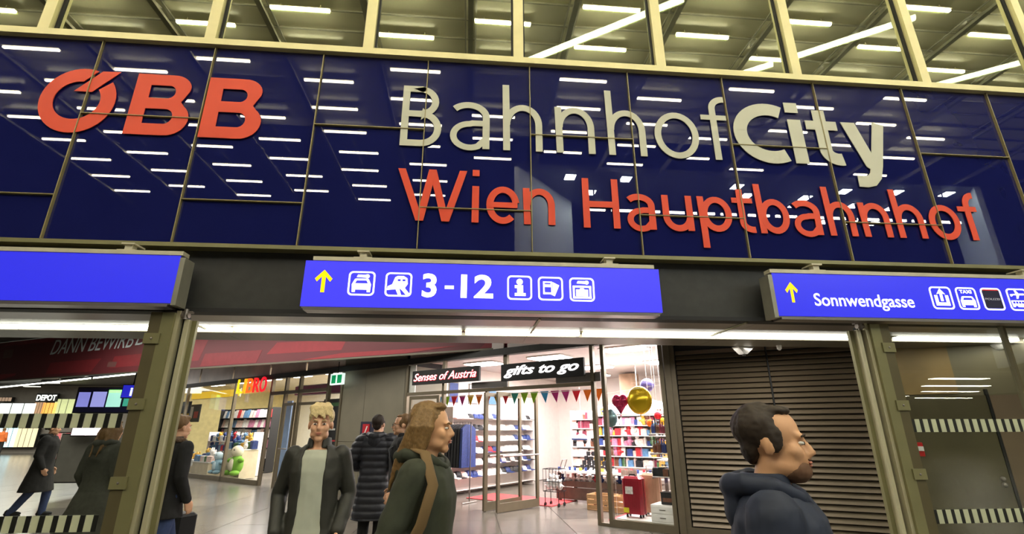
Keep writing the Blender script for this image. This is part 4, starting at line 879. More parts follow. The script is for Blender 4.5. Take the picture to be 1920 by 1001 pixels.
lb(shop('door_panel_blue', -10.95, .4, 0, 'tall pale blue panel just inside the book shop door', 'panel'), 'board', mat('pale_blue', C(140, 165, 205), .4), -.22, .22, 0, .04, 0, 2.45)
# magazine shelving
t, zs = shelf_unit(-17.6, 2.5, 4.2, 2.45, .35, 6, 'long black framed magazine shelving along the book shop wall', black)
fill(t, zs[1:], 4.2, .3, ['magazine'], [2, 11, 8, 5, 7, 2, 0], 'magazine facing out on the black framed shelving', 'magazines on the black shelving', 'magazine', .25, 1.15)
t, zs = shelf_unit(-11.6, 3.6, 1.6, 2.3, .35, 6, 'light magazine rack behind the glazed doors', dwood)
fill(t, zs[1:], 1.6, .3, ['magazine', 'gift_box'], [2, 8, 6, 0, 5], 'magazine or box on the rack behind the glazed doors', 'goods on the rack behind the glazed doors', 'magazine', .22, 1.05)
t, zs = shelf_unit(-9.6, 1.7, 1.3, 2.1, .35, 7, 'white shelf of small goods right of the glazed doors', swhite)
fill(t, zs, 1.3, .3, ['gift_box', 'mug', 'pouch'], [3, 2, 9, 6, 8], 'small article on the white shelf right of the glazed doors', 'articles right of the glazed doors', 'article', .16, 1.1)
t = shop('spinner_rack', -8.75, .9, 0, 'black spinner rack of white cards right of the glazed doors', 'rack'); MB().tube([(0, 0, 0), (0, 0, 2.2)], .03, 8).build('pole', black, t); MB().lathe([(.25, 0), (.25, .03)], 14).build('base', black, t)
for k in range(9):
    for i in range(5): a = i*2*PI/5; goods(t, 'gift_box', .14*math.cos(a), .14*math.sin(a), .55+k*.17, [2, 11, 3], 'white card pack on the black spinner rack', 'card packs on the spinner rack', 'card pack', .9)
# toy display in the window
ds = []
for i, (u, v, H) in enumerate(((-15.9, .6, .5), (-14.2, .85, .95), (-17.3, .6, .35))):
    t = shop('display_plinth', u, v, 0, ['low', 'tall', 'small'][i]+' plinth of the toy display in the book shop window', 'plinth'); lb(t, 'top', white, -.62, .62, -.3, .3, H-.03, H); lb(t, 'body', mat('plinth_cream', C(214, 200, 170), .6), -.6, .6, -.28, .28, 0.02, H-.03); ds.append((t, H))
for (t, H) in ds:
    for r in range(2):
        for i in range(8): goods(t, random.choice(('gift_box', 'plush_toy', 'gift_box')), -.54+i*.155, -.17+r*.28, H+.002, [7, 1, 2, 4, 7, 8, 11, 10], 'colourful boxed or plush toy in the book shop window', 'toys in the book shop window', 'toy', 1.5+.5*r)
t, zs = shelf_unit(-16.2, 1.35, 3.4, 1.5, .4, 4, 'back shelf of the toy display in the book shop window', swhite, back=False)
fill(t, zs[1:], 3.2, .3, ['gift_box', 'plush_toy', 'gift_box'], [7, 1, 2, 4, 7, 0, 8, 11], 'boxed toy on the back shelf of the window display', 'toys on the back shelf', 'toy', .19, 1.6)
def big_plush(px, py, v, s, m, m2, label):
    u, z = SU(px, py, v); t = shop('plush_figure', u, v, .16, label, 'plush')
    MB().ell((0, 0, .30*s), (.26*s, .2*s, .30*s), 14, 10).ell((-.2*s, -.12*s, .07*s), (.12*s, .16*s, .08*s), 10, 6).ell((.2*s, -.12*s, .07*s), (.12*s, .16*s, .08*s), 10, 6).ell((-.33*s, -.04, .42*s), (.14*s, .08*s, .08*s), 10, 6).ell((.33*s, -.04, .44*s), (.14*s, .08*s, .08*s), 10, 6).build('body', m, t, True)
    MB().ell((0, -.02, .70*s), (.2*s, .18*s, .18*s), 14, 10).build('head', m2, t, True); MB().ell((0, -.13*s, .30*s), (.15*s, .1*s, .2*s), 12, 8).build('belly', m2, t, True)
    for x in (-.08, .08): MB().ell((x*s, -.17*s, .75*s), (.022*s, .015*s, .028*s), 8, 6).build('eye', black, t, True)
big_plush(443, 868, .42, 1.05, mat('green_plush', C(120, 170, 60), .95, bump=.4, scale=40), mat('cream_plush', C(222, 214, 190), .95, bump=.4, scale=40), 'large green plush animal with cream head and belly in the book shop window')
big_plush(408, 876, .35, .8, mat('blue_plush', C(150, 186, 205), .95, bump=.4, scale=40), mat('pale_blue_plush', C(190, 210, 220), .95, bump=.4, scale=40), 'pale blue plush animal left of the green one in the book shop window')
# pier notice
u, z = SU(686, 808, -.03); t = shop('extinguisher_sign', u, -.04, z-.13, 'red square sign with white slash on the brown pier', 'sign'); lb(t, 'plate', mat('sign_red2', C(190, 40, 50), .4), -.13, .13, 0, .02, 0, .3); MB().add([(-.06, -.004, .05), (-.02, -.004, .05), (.07, -.004, .25), (.03, -.004, .25), (-.06, 0, .05), (-.02, 0, .05), (.07, 0, .25), (.03, 0, .25)], [(0, 1, 2, 3), (7, 6, 5, 4), (0, 4, 5, 1), (1, 5, 6, 2), (2, 6, 7, 3), (3, 7, 4, 0)]).build('slash', white, t); lb(t, 'cabinet', mat('cabinet_dark', C(50, 50, 66), .4), -.24, .4, .022, .04, -.5, .36)

# ================================================================== RED BANNER
b0, b1 = atZ(0, 713, 3.3), atZ(1037, 645, 3.3); bd = (Vector(b1[:2])-Vector(b0[:2])).normalized()
BA = Vector(b0[:2])-bd*4.0; BB_ = Vector(b1[:2]); BL = (BB_-BA).length; brz = math.atan2(bd.y, bd.x)
bn = empty('banner', (BA.x, BA.y, 3.3), brz, 'long dark red advertising banner with pale slanted capitals above the shops', 'banner')
MB().box(0, BL, 0, .06, 0, 1.4).build('panel', mat('banner_maroon', C(112, 46, 54), .5, 0, .1, .5), bn); MB().box(0, BL, -.01, .08, -.04, 0).build('bottom_rail', steeld, bn)
def bu(x, y):
    p = atV(x, y, BA, BB_); return ((Vector((p.x, p.y))-BA).dot(bd), p.z-3.3)
cr1, cr2, cr3 = mat('banner_red', C(142, 48, 56), .5), mat('banner_bright', C(160, 46, 56), .5), mat('banner_taupe', C(120, 78, 78), .5)
for quad, m_, dz in (([(0, 650), (100, 640), (104, 625), (28, 625)], cr1, 1), ([(0, 712), (28, 704), (30, 700), (0, 702)], cr2, 1), ([(85, 702), (170, 697), (190, 672), (95, 680)], cr1, 1), ([(205, 690), (262, 685), (275, 662), (215, 668)], cr1, 1), ([(375, 687), (480, 680), (492, 656), (385, 663)], cr1, 2),
        ([(340, 678), (372, 676), (395, 628), (352, 628)], cr1, 1), ([(500, 664), (640, 656), (650, 636), (520, 642)], cr2, 1), ([(560, 684), (760, 667), (860, 648), (640, 662)], cr2, 3), ([(900, 655), (1035, 645), (1037, 640), (912, 641)], cr1, 1), ([(200, 688), (216, 688), (220, 678), (204, 678)], cr3, 2), ([(5, 672), (22, 670), (26, 655), (9, 656)], cr3, 2)):
    P = [bu(*q) for q in quad]; P = [(a, min(1.38, max(.01, b))) for a, b in P]
    MB().prism(P, lambda p: (p[0], -.002*dz, p[1]), lambda p: (p[0], .0, p[1])).build('printed_shape', m_, bn)
(ta, tz), (tb_, tz2) = bu(94, 665), bu(250, 648)
BM = Matrix(((1, 0, 0, 0), (0, 0, -1, -.01), (0, 1, 0, 0), (0, 0, 0, 1)))
pal_l = mat('banner_lettering', C(214, 224, 232), .5)
(tc_, _), (td_, _) = bu(254, 645), bu(428, 632)
text('lettering', 'DANN BEWIRB', ta, tb_-.0, tz-.0, .50, pal_l, bn, BM, .006, .0, .3)
text('lettering', 'DICH JETZT', tc_, td_, tz+.05, .46, pal_l, bn, BM, .006, .0, .3)
# arcade led line under the banner at far left + lamps of the arcade
def line_light(pa, pb, z, label):
    a, b = atZ(*pa, z), atZ(*pb, z); t = empty('light_strip', (a.x, a.y, z), math.atan2(b.y-a.y, b.x-a.x), label, 'light'); L = (b-a).length; MB().box(0, L, -.03, .03, 0, .04).build('diffuser', ledm, t); MB().box(0, L, -.04, .04, .04, .1).build('housing', black, t)
line_light((-30, 730), (270, 700), 3.5, 'thin led line of the far arcade under the red banner, seen through the left glass')
line_light((316, 697), (334, 696), 3.5, 'short led piece just right of the left door post')

# ================================================================== FAR LEFT ARCADE
farw = mat('far_wall', C(120, 112, 104), .6)
fw = MB().box(-60, -16, 40, 40.2, 0, 4.7).build('wall_far', farw, kind='structure')
area('far_fill', (-26, 31, 4.5), 22, 10, 2600, (1, .97, .9))  # unseen area light, added to brighten the far arcade
def far_quad(name, pa, pb, Y, m, label, cat, th=.08, extra=(), frame_m=None):
    a, b = atY(*pa, Y), atY(*pb, Y); t = empty(name, ((a.x+b.x)/2, Y, b.z), 0, label, cat); w, h = (b.x-a.x)/2, a.z-b.z
    MB().box(-w, w, 0, th, 0, h).build('face', m, t); MB().box(-w-.03, w+.03, .02, th+.05, -.03, h+.03).build('case', frame_m or black, t)
    for (x0, x1, z0, z1, mm, n) in extra: MB().box(-w+2*w*x0, -w+2*w*x1, -.02, 0, h*z0, h*z1).build(n, mm, t)
    return t, w, h
em = lambda n, c, e=.9: mat(n, c, .4, emit=e, ecol=c, vary=.1, scale=3.)
far_quad('departure_board', (148, 727), (262, 773), 20, mat('board_navy', C(44, 44, 84), .4), 'dark departure board with four lit screens seen through the left glass', 'board', .3,
    ((.03, .20, .22, .82, em('screen_lilac', C(130, 130, 210)), 'screen'), (.24, .44, .22, .84, em('screen_lilac2', C(150, 150, 220)), 'screen'), (.47, .68, .22, .92, em('screen_mint', C(170, 230, 215)), 'screen'), (.47, .68, .80, .92, em('screen_lime', C(160, 220, 40)), 'screen_header'), (.72, .98, .25, .9, em('screen_teal', C(60, 150, 130)), 'screen')))
t, w_, h_ = far_quad('information_sign', (232, 722), (261, 745), 18.5, em('info_blue', C(40, 40, 190)), 'small blue information sign with a white letter i before the departure board', 'sign', .1)
text('pictogram', 'i', -w_*.12, w_*.12, h_*.15, h_*.68, signwhite, t, PM, .02, .03)
MB().tube([(0, .05, h_), (0, .05, 4.72-t.location.z)], .03, 6).build('hanger', black, t)
for x in (-.9, .9):
    MB().tube([(x, .15, 1.2), (x, .15, 2.5)], .03, 6).build('hanger', black, [o for o in bpy.data.objects if o.name.startswith('departure_board')][0])
t, w_, h_ = far_quad('shop_sign', (70, 738), (105, 752), 39.5, PAL[3], 'pale letter shop sign on a dark ground in the far arcade', 'sign', .1)
text('lettering', 'DEPOT', -w_*.95, w_*.95, h_*.1, h_*.75, signwhite, t, PM, .02, .03)
for (pa, pb, m_, lab) in (((-20, 756), (63, 776), em('glow_white', C(235, 240, 240), 1.1), 'bright white shop front at the far left of the arcade'), ((66, 754), (79, 776), em('glow_tan', C(180, 140, 110), .6), 'tan lit shop front piece left of the orange one'), ((82, 755), (102, 778), em('glow_orange', C(240, 170, 80), .9), 'orange lit shop window under the pale letter sign'),
        ((105, 748), (147, 778), em('glow_green', C(200, 205, 150), .7), 'greenish lit shop window right of the pale letter sign'), ((0, 800), (24, 838), em('glow_cyan', C(190, 225, 240), 1.1), 'pale blue lit shop front behind the person in orange'), ((34, 803), (62, 838), em('glow_cream', C(225, 205, 170), .8), 'cream lit shop front right of the person in orange'), ((0, 745), (20, 752), em('glow_tan2', C(170, 140, 120), .6), 'tan fascia piece at the far left edge')):
    far_quad('lit_shop_front', pa, pb, 39.6, m_, lab, 'shop front', .2, tuple((x, x+.012, 0, 1, PAL[3], 'mullion') for x in (.22, .48, .74)))
t, _, _ = far_quad('kiosk', (118, 815), (252, 902), 14.5, mat('kiosk_grey', C(108, 106, 100), .4), 'long grey kiosk counter behind the two coated people', 'kiosk', 1.2)
t.children[1].name = 'plinth'
for i, (pa, pb) in enumerate((((137, 800), (161, 816)), ((163, 800), (196, 816)))): far_quad('monitor', pa, pb, 14.3, em('mon_white', C(240, 225, 235), 1.), ['left', 'right'][i]+' bright monitor on top of the grey kiosk counter', 'monitor', .06)
t, _, _ = far_quad('display_stand', (106, 812), (124, 860), 16, em('stand_pink', C(225, 120, 125), .5), 'pink and white display stand left of the grey kiosk', 'stand', .3, ((.35, .6, .05, 1, PAL[8], 'stripe'),))
rl_ = em('ceil_glow', C(255, 250, 240), 3.)
for i in range(7):
    p = atZ(-10+i*35, 738-i*6.5, 4.5); t = empty('arcade_lamp', (p.x, p.y, 4.5), 0, 'small white ceiling lamp in the far arcade', 'light', 'ceiling lamps of the far arcade'); MB().box(-.5, .5, -.1, .1, 0, .03).build('diffuser', rl_, t); MB().box(-.53, .53, -.13, .13, .03, .22).build('housing', black, t)

# ================================================================== PEOPLE
from mathutils import noise
def loft(mb, rings, n=22, p=2.4, open_=None, th=.02):
    """rings: (z, cx, cy, rx, ry). open_: half opening angle (deg) at the front (-Y) -> thick open shell"""
    def pt(cx, cy, z, rx, ry, a):
        c, s_ = math.cos(a), math.sin(a); return (cx+rx*abs(c)**(2/p)*(1 if c >= 0 else -1), cy+ry*abs(s_)**(2/p)*(1 if s_ >= 0 else -1), z)
    vs = []; fs = []
    if open_ is None:
        for z, cx, cy, rx, ry in rings: vs += [pt(cx, cy, z, rx, ry, 2*PI*k/n) for k in range(n)]
        m = len(rings)
        for i in range(m-1): fs += [(i*n+k, i*n+(k+1) % n, (i+1)*n+(k+1) % n, (i+1)*n+k) for k in range(n)]
        fs += [tuple(reversed(range(n))), tuple(range((m-1)*n, m*n))]
    else:
        m = len(rings)
        for q in (0, 1):
            for i, (z, cx, cy, rx, ry) in enumerate(rings):
                g = math.radians(open_[i] if isinstance(open_, (list, tuple)) else open_)
                vs += [pt(cx, cy, z, rx-q*th, ry-q*th, -PI/2+g+(2*PI-2*g)*k/(n-1)) for k in range(n)]
        for i in range(m-1):
            for k in range(n-1):
                fs += [(i*n+k, i*n+k+1, (i+1)*n+k+1, (i+1)*n+k), (m*n+i*n+k, m*n+(i+1)*n+k, m*n+(i+1)*n+k+1, m*n+i*n+k+1)]
            for k in (0, n-1): fs.append((i*n+k, (i+1)*n+k, m*n+(i+1)*n+k, m*n+i*n+k))
        for i in (0, m-1): fs += [(i*n+k, i*n+k+1, m*n+i*n+k+1, m*n+i*n+k) for k in range(n-1)]
    mb.add(vs, fs)
def organic(name, mb, m, parent, vox=.009, smooth=3, wr=0., wfreq=9., quilt=0., qp=.09, zs=1.):
    o = bpy.data.objects.new('tmp', mb.mesh('tmp', None)); COL.objects.link(o)
    r = o.modifiers.new('r', 'REMESH'); r.mode = 'VOXEL'; r.voxel_size = vox
    if smooth: s_ = o.modifiers.new('s', 'SMOOTH'); s_.factor = .5; s_.iterations = smooth
    dg = bpy.context.evaluated_depsgraph_get(); me = bpy.data.meshes.new_from_object(o.evaluated_get(dg)); bpy.data.objects.remove(o)
    if wr or quilt:
        ns = [v.normal.copy() for v in me.vertices]
        for v, nn in zip(me.vertices, ns):
            d = 0
            if wr: d += wr*(noise.noise(Vector((v.co.x*wfreq, v.co.y*wfreq, v.co.z*wfreq*zs)))+.5*noise.noise(v.co*wfreq*2.3))
            if quilt: d += quilt*(abs(math.sin(PI*v.co.z/qp))**.6-.6)
            v.co += nn*d
    me.polygons.foreach_set('use_smooth', [True]*len(me.polygons)); me.materials.clear(); me.materials.append(m); me.name = name
    o = bpy.data.objects.new(name, me); COL.objects.link(o); o.parent = parent; return o
def lerp(a, b, t): return Vector(a)*(1-t)+Vector(b)*t
def limb(mb, pts, rs, n=14):
    P, R = [], []
    for i in range(len(pts)-1):
        for k in range(4): t = k/4; P.append(lerp(pts[i], pts[i+1], t)); R.append(rs[i]*(1-t)+rs[i+1]*t)
    P.append(Vector(pts[-1])); R.append(rs[-1]); mb.tube(P, R, n)
    for p, r in zip(pts, rs): mb.ell(tuple(p), (r, r, r), 12, 8)
def hand(mb, wrist, elbow, side, curl=.5, s=1.):
    """palm, four unequal bent fingers and a thumb leaving the side of the palm"""
    w = Vector(wrist); d = (w-Vector(elbow)).normalized(); a = Vector((0, 1, 0)); a = (a-d*a.dot(d)).normalized()  # finger spread axis
    inn = Vector((-side, 0, 0)); inn = (inn-d*inn.dot(d)-a*inn.dot(a)).normalized()
    pc = w+d*.05*s
    for k in range(-2, 3): mb.tube([w+a*.008*k, pc+d*.04*s+a*.0175*k*s], [.017*s, .014*s], 8)
    for k, L in enumerate((.068, .078, .073, .056)):
        b = pc+d*.036*s-a*(.027-.018*k)*s; p = [b]; ang = 0
        for q in range(3):
            ang += curl*(.55 if q else .35); dd = d*math.cos(ang)+inn*math.sin(ang); p.append(p[-1]+dd*L*s*(.42, .32, .26)[q])
        mb.tube(p, [.0098*s, .0092*s, .0086*s, .0072*s], 8); mb.ell(tuple(p[-1]), (.0075*s,)*3, 6, 5)
    b = w+d*.025*s-a*.028*s; mb.tube([b, b-a*.022*s+d*.022*s+inn*.012*s, b-a*.03*s+d*.052*s+inn*.028*s], [.0125*s, .0112*s, .0085*s], 8)
SKIN = mat('skin', C(224, 172, 138), .5, 0, .05, 12.); SKIN2 = mat('skin_tan', C(222, 170, 128), .5, 0, .06, 12.)
LIP = mat('lips', C(190, 124, 104), .45); EYEW = mat('eye_white', C(225, 222, 215), .3); IRIS = mat('iris', C(50, 40, 32), .2)
def head_mesh(mb, T, slim=1.):
    E = lambda c, r, n=16, m=12: mb.add(*_xf(MB().ell(c, r, n, m), T))
    E((0, .014, .038), (.076*slim, .095, .086)); E((0, -.028, -.034), (.058*slim, .060, .074)); E((0, -.066, -.092), (.026, .022, .022))
    for s in (-1, 1):
        E((s*.034, -.056, -.022), (.028, .028, .03)); E((s*.077*slim, .012, -.006), (.009, .019, .03)); E((s*.04, -.02, -.065), (.022, .05, .03)); E((s*.024, -.078, .026), (.026, .014, .009))
        E((s*.010, -.098, -.028), (.009, .010, .008))
    mb.add(*_xf(MB().tube([(0, -.080, .022), (0, -.094, -.002), (0, -.108, -.024)], [.009, .010, .012], 10), T)); E((0, -.107, -.026), (.011, .011, .010))
    E((0, -.080, -.052), (.026, .018, .018))
def _xf(m, T): return [tuple(T @ Vector(v)) for v in m.v], m.f
def face_parts(t, T, body, hairm, beard=None, glasses=False):
    def part(name, mb, m): v, f = _xf(mb, T); return MB().add(v, f).build(name, m, body, True)
    for s in (-1, 1):
        part('eye', MB().ell((s*.030, -.0795, .004), (.0135, .0095, .0062), 10, 8), EYEW); part('iris', MB().ell((s*.030, -.0875, .004), (.0056, .003, .0056), 8, 6), IRIS)
        part('eyebrow', MB().tube([(s*.014, -.091, .024), (s*.030, -.092, .030), (s*.046, -.083, .024)], [.0035, .004, .0025], 6), hairm)
    part('lips', MB().ell((0, -.0955, -.0545), (.022, .007, .0045), 12, 6).ell((0, -.094, -.063), (.018, .007, .005), 12, 6), LIP)
    if glasses:
        g = MB()
        for s in (-1, 1): g.tube([(s*.032+.024*math.cos(a*PI/6), -.103, .003+.018*math.sin(a*PI/6)) for a in range(13)], .002, 5); g.tube([(s*.056, -.103, .008), (s*.078, .0, .008)], .002, 5)
        g.tube([(-.008, -.103, .006), (.008, -.103, .006)], .002, 5); part('glasses', g, black)
def person(loc, rz, H, label, *, top, lower, shoes=black, hair='short', hairm=None, skin=SKIN, head_yaw=0., head_pitch=0., arms=None, legs=None, coat_len=.80, coat=None, flare=0., open_=None, tee=None, quilt=0., hood=None, vox=.009, beard=None, glasses=False, girth=1., collar=True, wr=.007, hands=True, curl=.6, group=None):
    t = empty('person', (loc[0], loc[1], 0), math.radians(rz), label, 'person', group); k = H/1.78
    J = dict(shL=(.185, .0, 1.44), elL=(.25, .04, 1.14), wrL=(.24, -.08, .90), shR=(-.185, .0, 1.44), elR=(-.25, .04, 1.14), wrR=(-.24, -.08, .90),
             hpL=(.09, 0, .92), knL=(.10, -.03, .50), anL=(.10, .02, .09), hpR=(-.09, 0, .92), knR=(-.10, -.03, .50), anR=(-.10, .02, .09))
    J.update(arms or {}); J.update(legs or {}); J = {a: Vector(b)*k for a, b in J.items()}
    hc = Vector((0, -.015, 1.635))*k
    T = Matrix.Translation(hc) @ Matrix.Rotation(math.radians(head_yaw), 4, 'Z') @ Matrix.Rotation(math.radians(head_pitch), 4, 'X') @ Matrix.Scale(k*1.04, 4)
    g = girth
    def R_(rows, e=0.): return [(z*k, cx*k, cy*k, (rx+e)*g*k, (ry+e)*g*k) for z, cx, cy, rx, ry in rows]
    base = [(.86, 0, .01, .165, .115), (.95, 0, .01, .170, .12), (1.06, 0, 0, .145, .10), (1.18, 0, -.005, .155, .11), (1.32, 0, 0, .18, .125), (1.41, 0, .005, .178, .11), (1.47, 0, .012, .12, .08), (1.495, 0, .015, .07, .065)]
    b = MB(); loft(b, R_(base, -.012)); limb(b, [(0, .02*k, 1.46*k), hc+Vector((0, .012*k, -.07*k))], [.062*k, .055*k])
    head_mesh(b, T)
    for s in 'LR':
        limb(b, [J['sh'+s], J['el'+s], J['wr'+s]], [.050*k, .040*k, .026*k]); limb(b, [J['hp'+s], J['kn'+s], J['an'+s]], [.080*k, .052*k, .034*k])
        if hands: hand(b, J['wr'+s], J['el'+s], 1 if s == 'L' else -1, curl, k)
        b.ell(tuple(J['an'+s]+Vector((0, -.05, -.05))*k), (.035*k, .10*k, .03*k), 10, 6)
    body = organic('body', b, skin, t, min(vox, .0085), 2)
    face_parts(t, T, body, hairm, beard, glasses)
    if beard:
        m_ = MB(); v, f = _xf(MB().ell((0, -.045, -.078), (.056, .055, .040), 16, 10).ell((0, -.094, -.044), (.026, .008, .005), 10, 6), T); m_.add(v, f); organic('beard', m_, beard, body, .006, 1, .002, 60)
    # trousers, shoes
    m_ = MB()
    for s in 'LR': limb(m_, [J['hp'+s]+Vector((0, 0, .03)), J['kn'+s], J['an'+s]+Vector((0, 0, -.02))], [.105*k*g, .078*k, .060*k])
    loft(m_, R_([(.84, 0, .01, .14, .10), (.90, 0, .01, .18, .13), (1.02, 0, .005, .168, .122)])); organic('trousers', m_, lower, t, vox+.001, 3, wr*.7, 8)
    for s in 'LR':
        a = J['an'+s]; m_ = MB(); m_.ell((a.x, a.y-.045*k, a.z-.035*k), (.046*k, .135*k, .045*k), 14, 8).ell((a.x, a.y+.02*k, a.z), (.045*k, .055*k, .05*k), 12, 8)
        lo = min(.0, a.z-.09*k); m_.box(a.x-.042*k, a.x+.042*k, a.y-.165*k, a.y+.065*k, a.z-.088*k, a.z-.062*k); organic('shoe', m_, shoes, t, .008, 2)
    # upper garment
    e = .022; hem = coat_len
    rows = [(hem, 0, .01, .205+flare, .15+flare)]
    if hem < .8: rows.append(((hem+.95)/2, 0, .01, .195+flare*.5, .145+flare*.5))
    rows += [(.96, 0, .008, .190, .138), (1.07, 0, 0, .178, .13), (1.18, 0, 0, .18, .135), (1.32, 0, 0, .198, .145), (1.41, 0, .005, .192, .13), (1.465, 0, .012, .145, .105), (1.50, 0, .015, .095, .09)]
    if tee:
        m_ = MB(); loft(m_, R_([(.80, 0, .0, .19, .155)]+[(z, cx, cy, rx-.010, ry+.002 if z > 1.2 else ry+.012) for z, cx, cy, rx, ry in rows if z > .9 and z < 1.49])); organic('shirt', m_, tee, t, vox, 2, wr*.7, 6, zs=.4)
        rows = [(z, cx, cy, rx+.012, ry+.014) for z, cx, cy, rx, ry in rows]
    m_ = MB(); loft(m_, R_(rows), open_=open_, th=.03, n=34 if open_ is not None else 22)
    for s in 'LR':
        w_ = lerp(J['el'+s], J['wr'+s], .93); q = (.018 if quilt else 0)
        limb(m_, [J['sh'+s]+Vector((0, .005, -.01)), J['el'+s], w_], [(.078+q)*k*g, (.064+q)*k*g, (.047+q*.6)*k])
    jk = organic('jacket', m_, top, t, vox, 2, wr, 8, quilt, .085)
    if collar:
        m_ = MB(); loft(m_, [((1.475+.0)*k, 0, .02*k, .088*k, .085*k), (1.545*k, 0, .028*k, .078*k, .076*k)], open_=20, th=.018, n=24); organic('collar', m_, top, t, .007, 1)
    if hood:
        m_ = MB(); m_.tube([(0, -.095*k, 1.45*k), (-.065*k, -.07*k, 1.475*k), (-.105*k, .0, 1.505*k), (-.10*k, .08*k, 1.515*k), (-.05*k, .125*k, 1.50*k), (0, .135*k, 1.49*k), (.05*k, .125*k, 1.50*k), (.10*k, .08*k, 1.515*k), (.105*k, .0, 1.505*k), (.065*k, -.07*k, 1.475*k), (0, -.095*k, 1.45*k)], [.018*k, .024*k, .03*k, .036*k, .042*k, .045*k, .042*k, .036*k, .03*k, .024*k, .018*k], 10).ell((0, .125*k, 1.43*k), (.09*k, .045*k, .09*k), 14, 10)
        organic('hood', m_, hood, t, .009, 3, .006, 10)
    # hair
    m_ = MB(); q = lambda c, r: m_.add(*_xf(MB().ell(c, r, 18, 12), T))
    if hair == 'short': q((0, .038, .052), (.082, .088, .083)); q((0, -.018, .104), (.056, .046, .018)); q((0, .068, .0), (.062, .036, .065)); [q((s_*.068, .0, .02), (.014, .035, .045)) for s_ in (-1, 1)]
    if hair == 'fringe':
        q((0, .026, .054), (.087, .096, .090)); q((0, .07, -.01), (.064, .04, .06))
        for i in range(9): x = -.062+i*.0155; m_.add(*_xf(MB().tube([(x*.6, .0, .135), (x, -.072, .112), (x*1.12+.012, -.098+.02*abs(x)*8*.3, .062-.012*(i % 3))], [.022, .017, .006], 8), T))
    if hair == 'bun': q((0, .026, .05), (.084, .096, .088)); q((0, -.03, .10), (.06, .05, .03)); q((0, .11, .03), (.05, .04, .05))
    if hair == 'long':
        q((0, .030, .052), (.086, .096, .088)); q((0, -.022, .106), (.06, .048, .022))
        for s in (-1, 1):
            for i in range(6): a = i/5; m_.add(*_xf(MB().tube([(s*.055, .0+.05*a, .09), (s*.088, -.008+.08*a, .01), (s*(.085-.02*a), .03+.10*a, -.10), (s*(.09-.05*a), .05+.12*a+.02*(i % 2), -.22-.03*(i % 3))], [.022, .026, .024, .008], 8), T))
        q((0, .09, -.05), (.075, .05, .10))
    organic('hair', m_, hairm, t, .006 if vox < .01 else .009, 1, .005, 38, zs=.25)
    t['_k'] = k; del t['_k']
    return t, J, T
blond = mat('hair_blond', C(206, 184, 134), .6, 0, .25, 60., stretch=(6, 6, 1)); brownh = mat('hair_brown', C(112, 82, 46), .6, 0, .3, 60., stretch=(6, 6, 1)); darkh = mat('hair_dark', C(48, 36, 26), .65, 0, .25, 60.); honey = mat('hair_honey', C(128, 98, 56), .6, 0, .35, 60., stretch=(6, 6, 1))
denim = mat('denim', C(52, 68, 108), .8, 0, .15, 30.); blackc = mat('black_cloth', C(28, 27, 28), .85, 0, .15, 25.); oliveC = mat('olive_cloth', C(56, 60, 46), .85, 0, .12, 18.); bomber = mat('bomber_cloth', C(46, 46, 40), .6, 0, .12, 12.); teec = mat('grey_tee', C(178, 182, 166), .9, 0, .05, 10.); navyc = mat('navy_cloth', C(34, 42, 62), .7, 0, .12, 12.); puff = mat('puffer_cloth', C(44, 45, 52), .5, 0, .1, 10.); greyc = mat('grey_wool', C(64, 64, 56), .95, 0, .12, 30.)
px_arms = dict(shL=(.165, 0, 1.44), shR=(-.165, 0, 1.44), elL=(.235, .07, 1.16), wrL=(.20, -.08, .93), elR=(-.245, .07, 1.16), wrR=(-.205, -.08, .93))
walk = dict(knL=(.09, -.16, .52), anL=(.09, -.12, .10), knR=(-.09, .05, .50), anR=(-.09, .30, .16))
person((-1.07, 3.9), 4, 1.775, 'person with fair hair in an open dark bomber jacket over a pale tee', top=bomber, lower=blackc, tee=teec, open_=[30, 27, 25, 24, 23, 26, 34, 40], hair='fringe', hairm=blond, head_yaw=6, arms=px_arms, legs=walk, coat_len=.84, hands=True, vox=.0085, girth=.85)
tw, Jw, Tw = person((-.19, 2.66), 76, 1.74, 'person with long honey hair in an olive hooded jacket with a tan shoulder strap', top=oliveC, lower=blackc, hair='long', hairm=honey, skin=SKIN2, hood=oliveC, head_yaw=4, arms=dict(elR=(-.24, .10, 1.16), wrR=(-.16, -.14, 1.05), elL=(.25, .10, 1.14), wrL=(.19, -.12, 1.0)), legs=walk, coat_len=.78, vox=.0085, collar=False)
ss = MB(); ss.add([(-.17, -.02, 1.47), (-.12, -.08, 1.485), (.2, -.155, 1.02), (.2, -.10, .98), (-.165, -.03, 1.485), (-.115, -.09, 1.50), (.205, -.17, 1.03), (.215, -.11, .985)], [(0, 1, 2, 3), (7, 6, 5, 4), (0, 4, 5, 1), (1, 5, 6, 2), (2, 6, 7, 3), (3, 7, 4, 0)])
def strap(parent, pts, w, m, name='bag_strap'):
    b_ = MB(); P = [Vector(p) for p in pts]
    b_.tube(P, w/2, 10, ry=.35); return b_.build(name, m, parent, True)
strap(tw, [(.10, .12, 1.40), (-.06, .08, 1.515), (-.14, -.03, 1.49), (-.215, -.10, 1.36), (-.235, -.06, 1.2), (-.22, .05, 1.0), (-.20, .12, .86)], .055, mat('strap_tan', C(116, 92, 58), .8))
wr_ = tw.matrix_basis @ (Matrix.Translation(Jw['wrR']+Vector((.035, -.075, -.01))))
cp = empty('paper_cup', (Matrix.Translation(tw.location) @ Matrix.Rotation(math.radians(76), 4, 'Z') @ (Jw['wrR']+Vector((.03, -.085, -.055)))), 0, 'pale paper cup with a yellow rim held by the person in the olive jacket', 'cup')
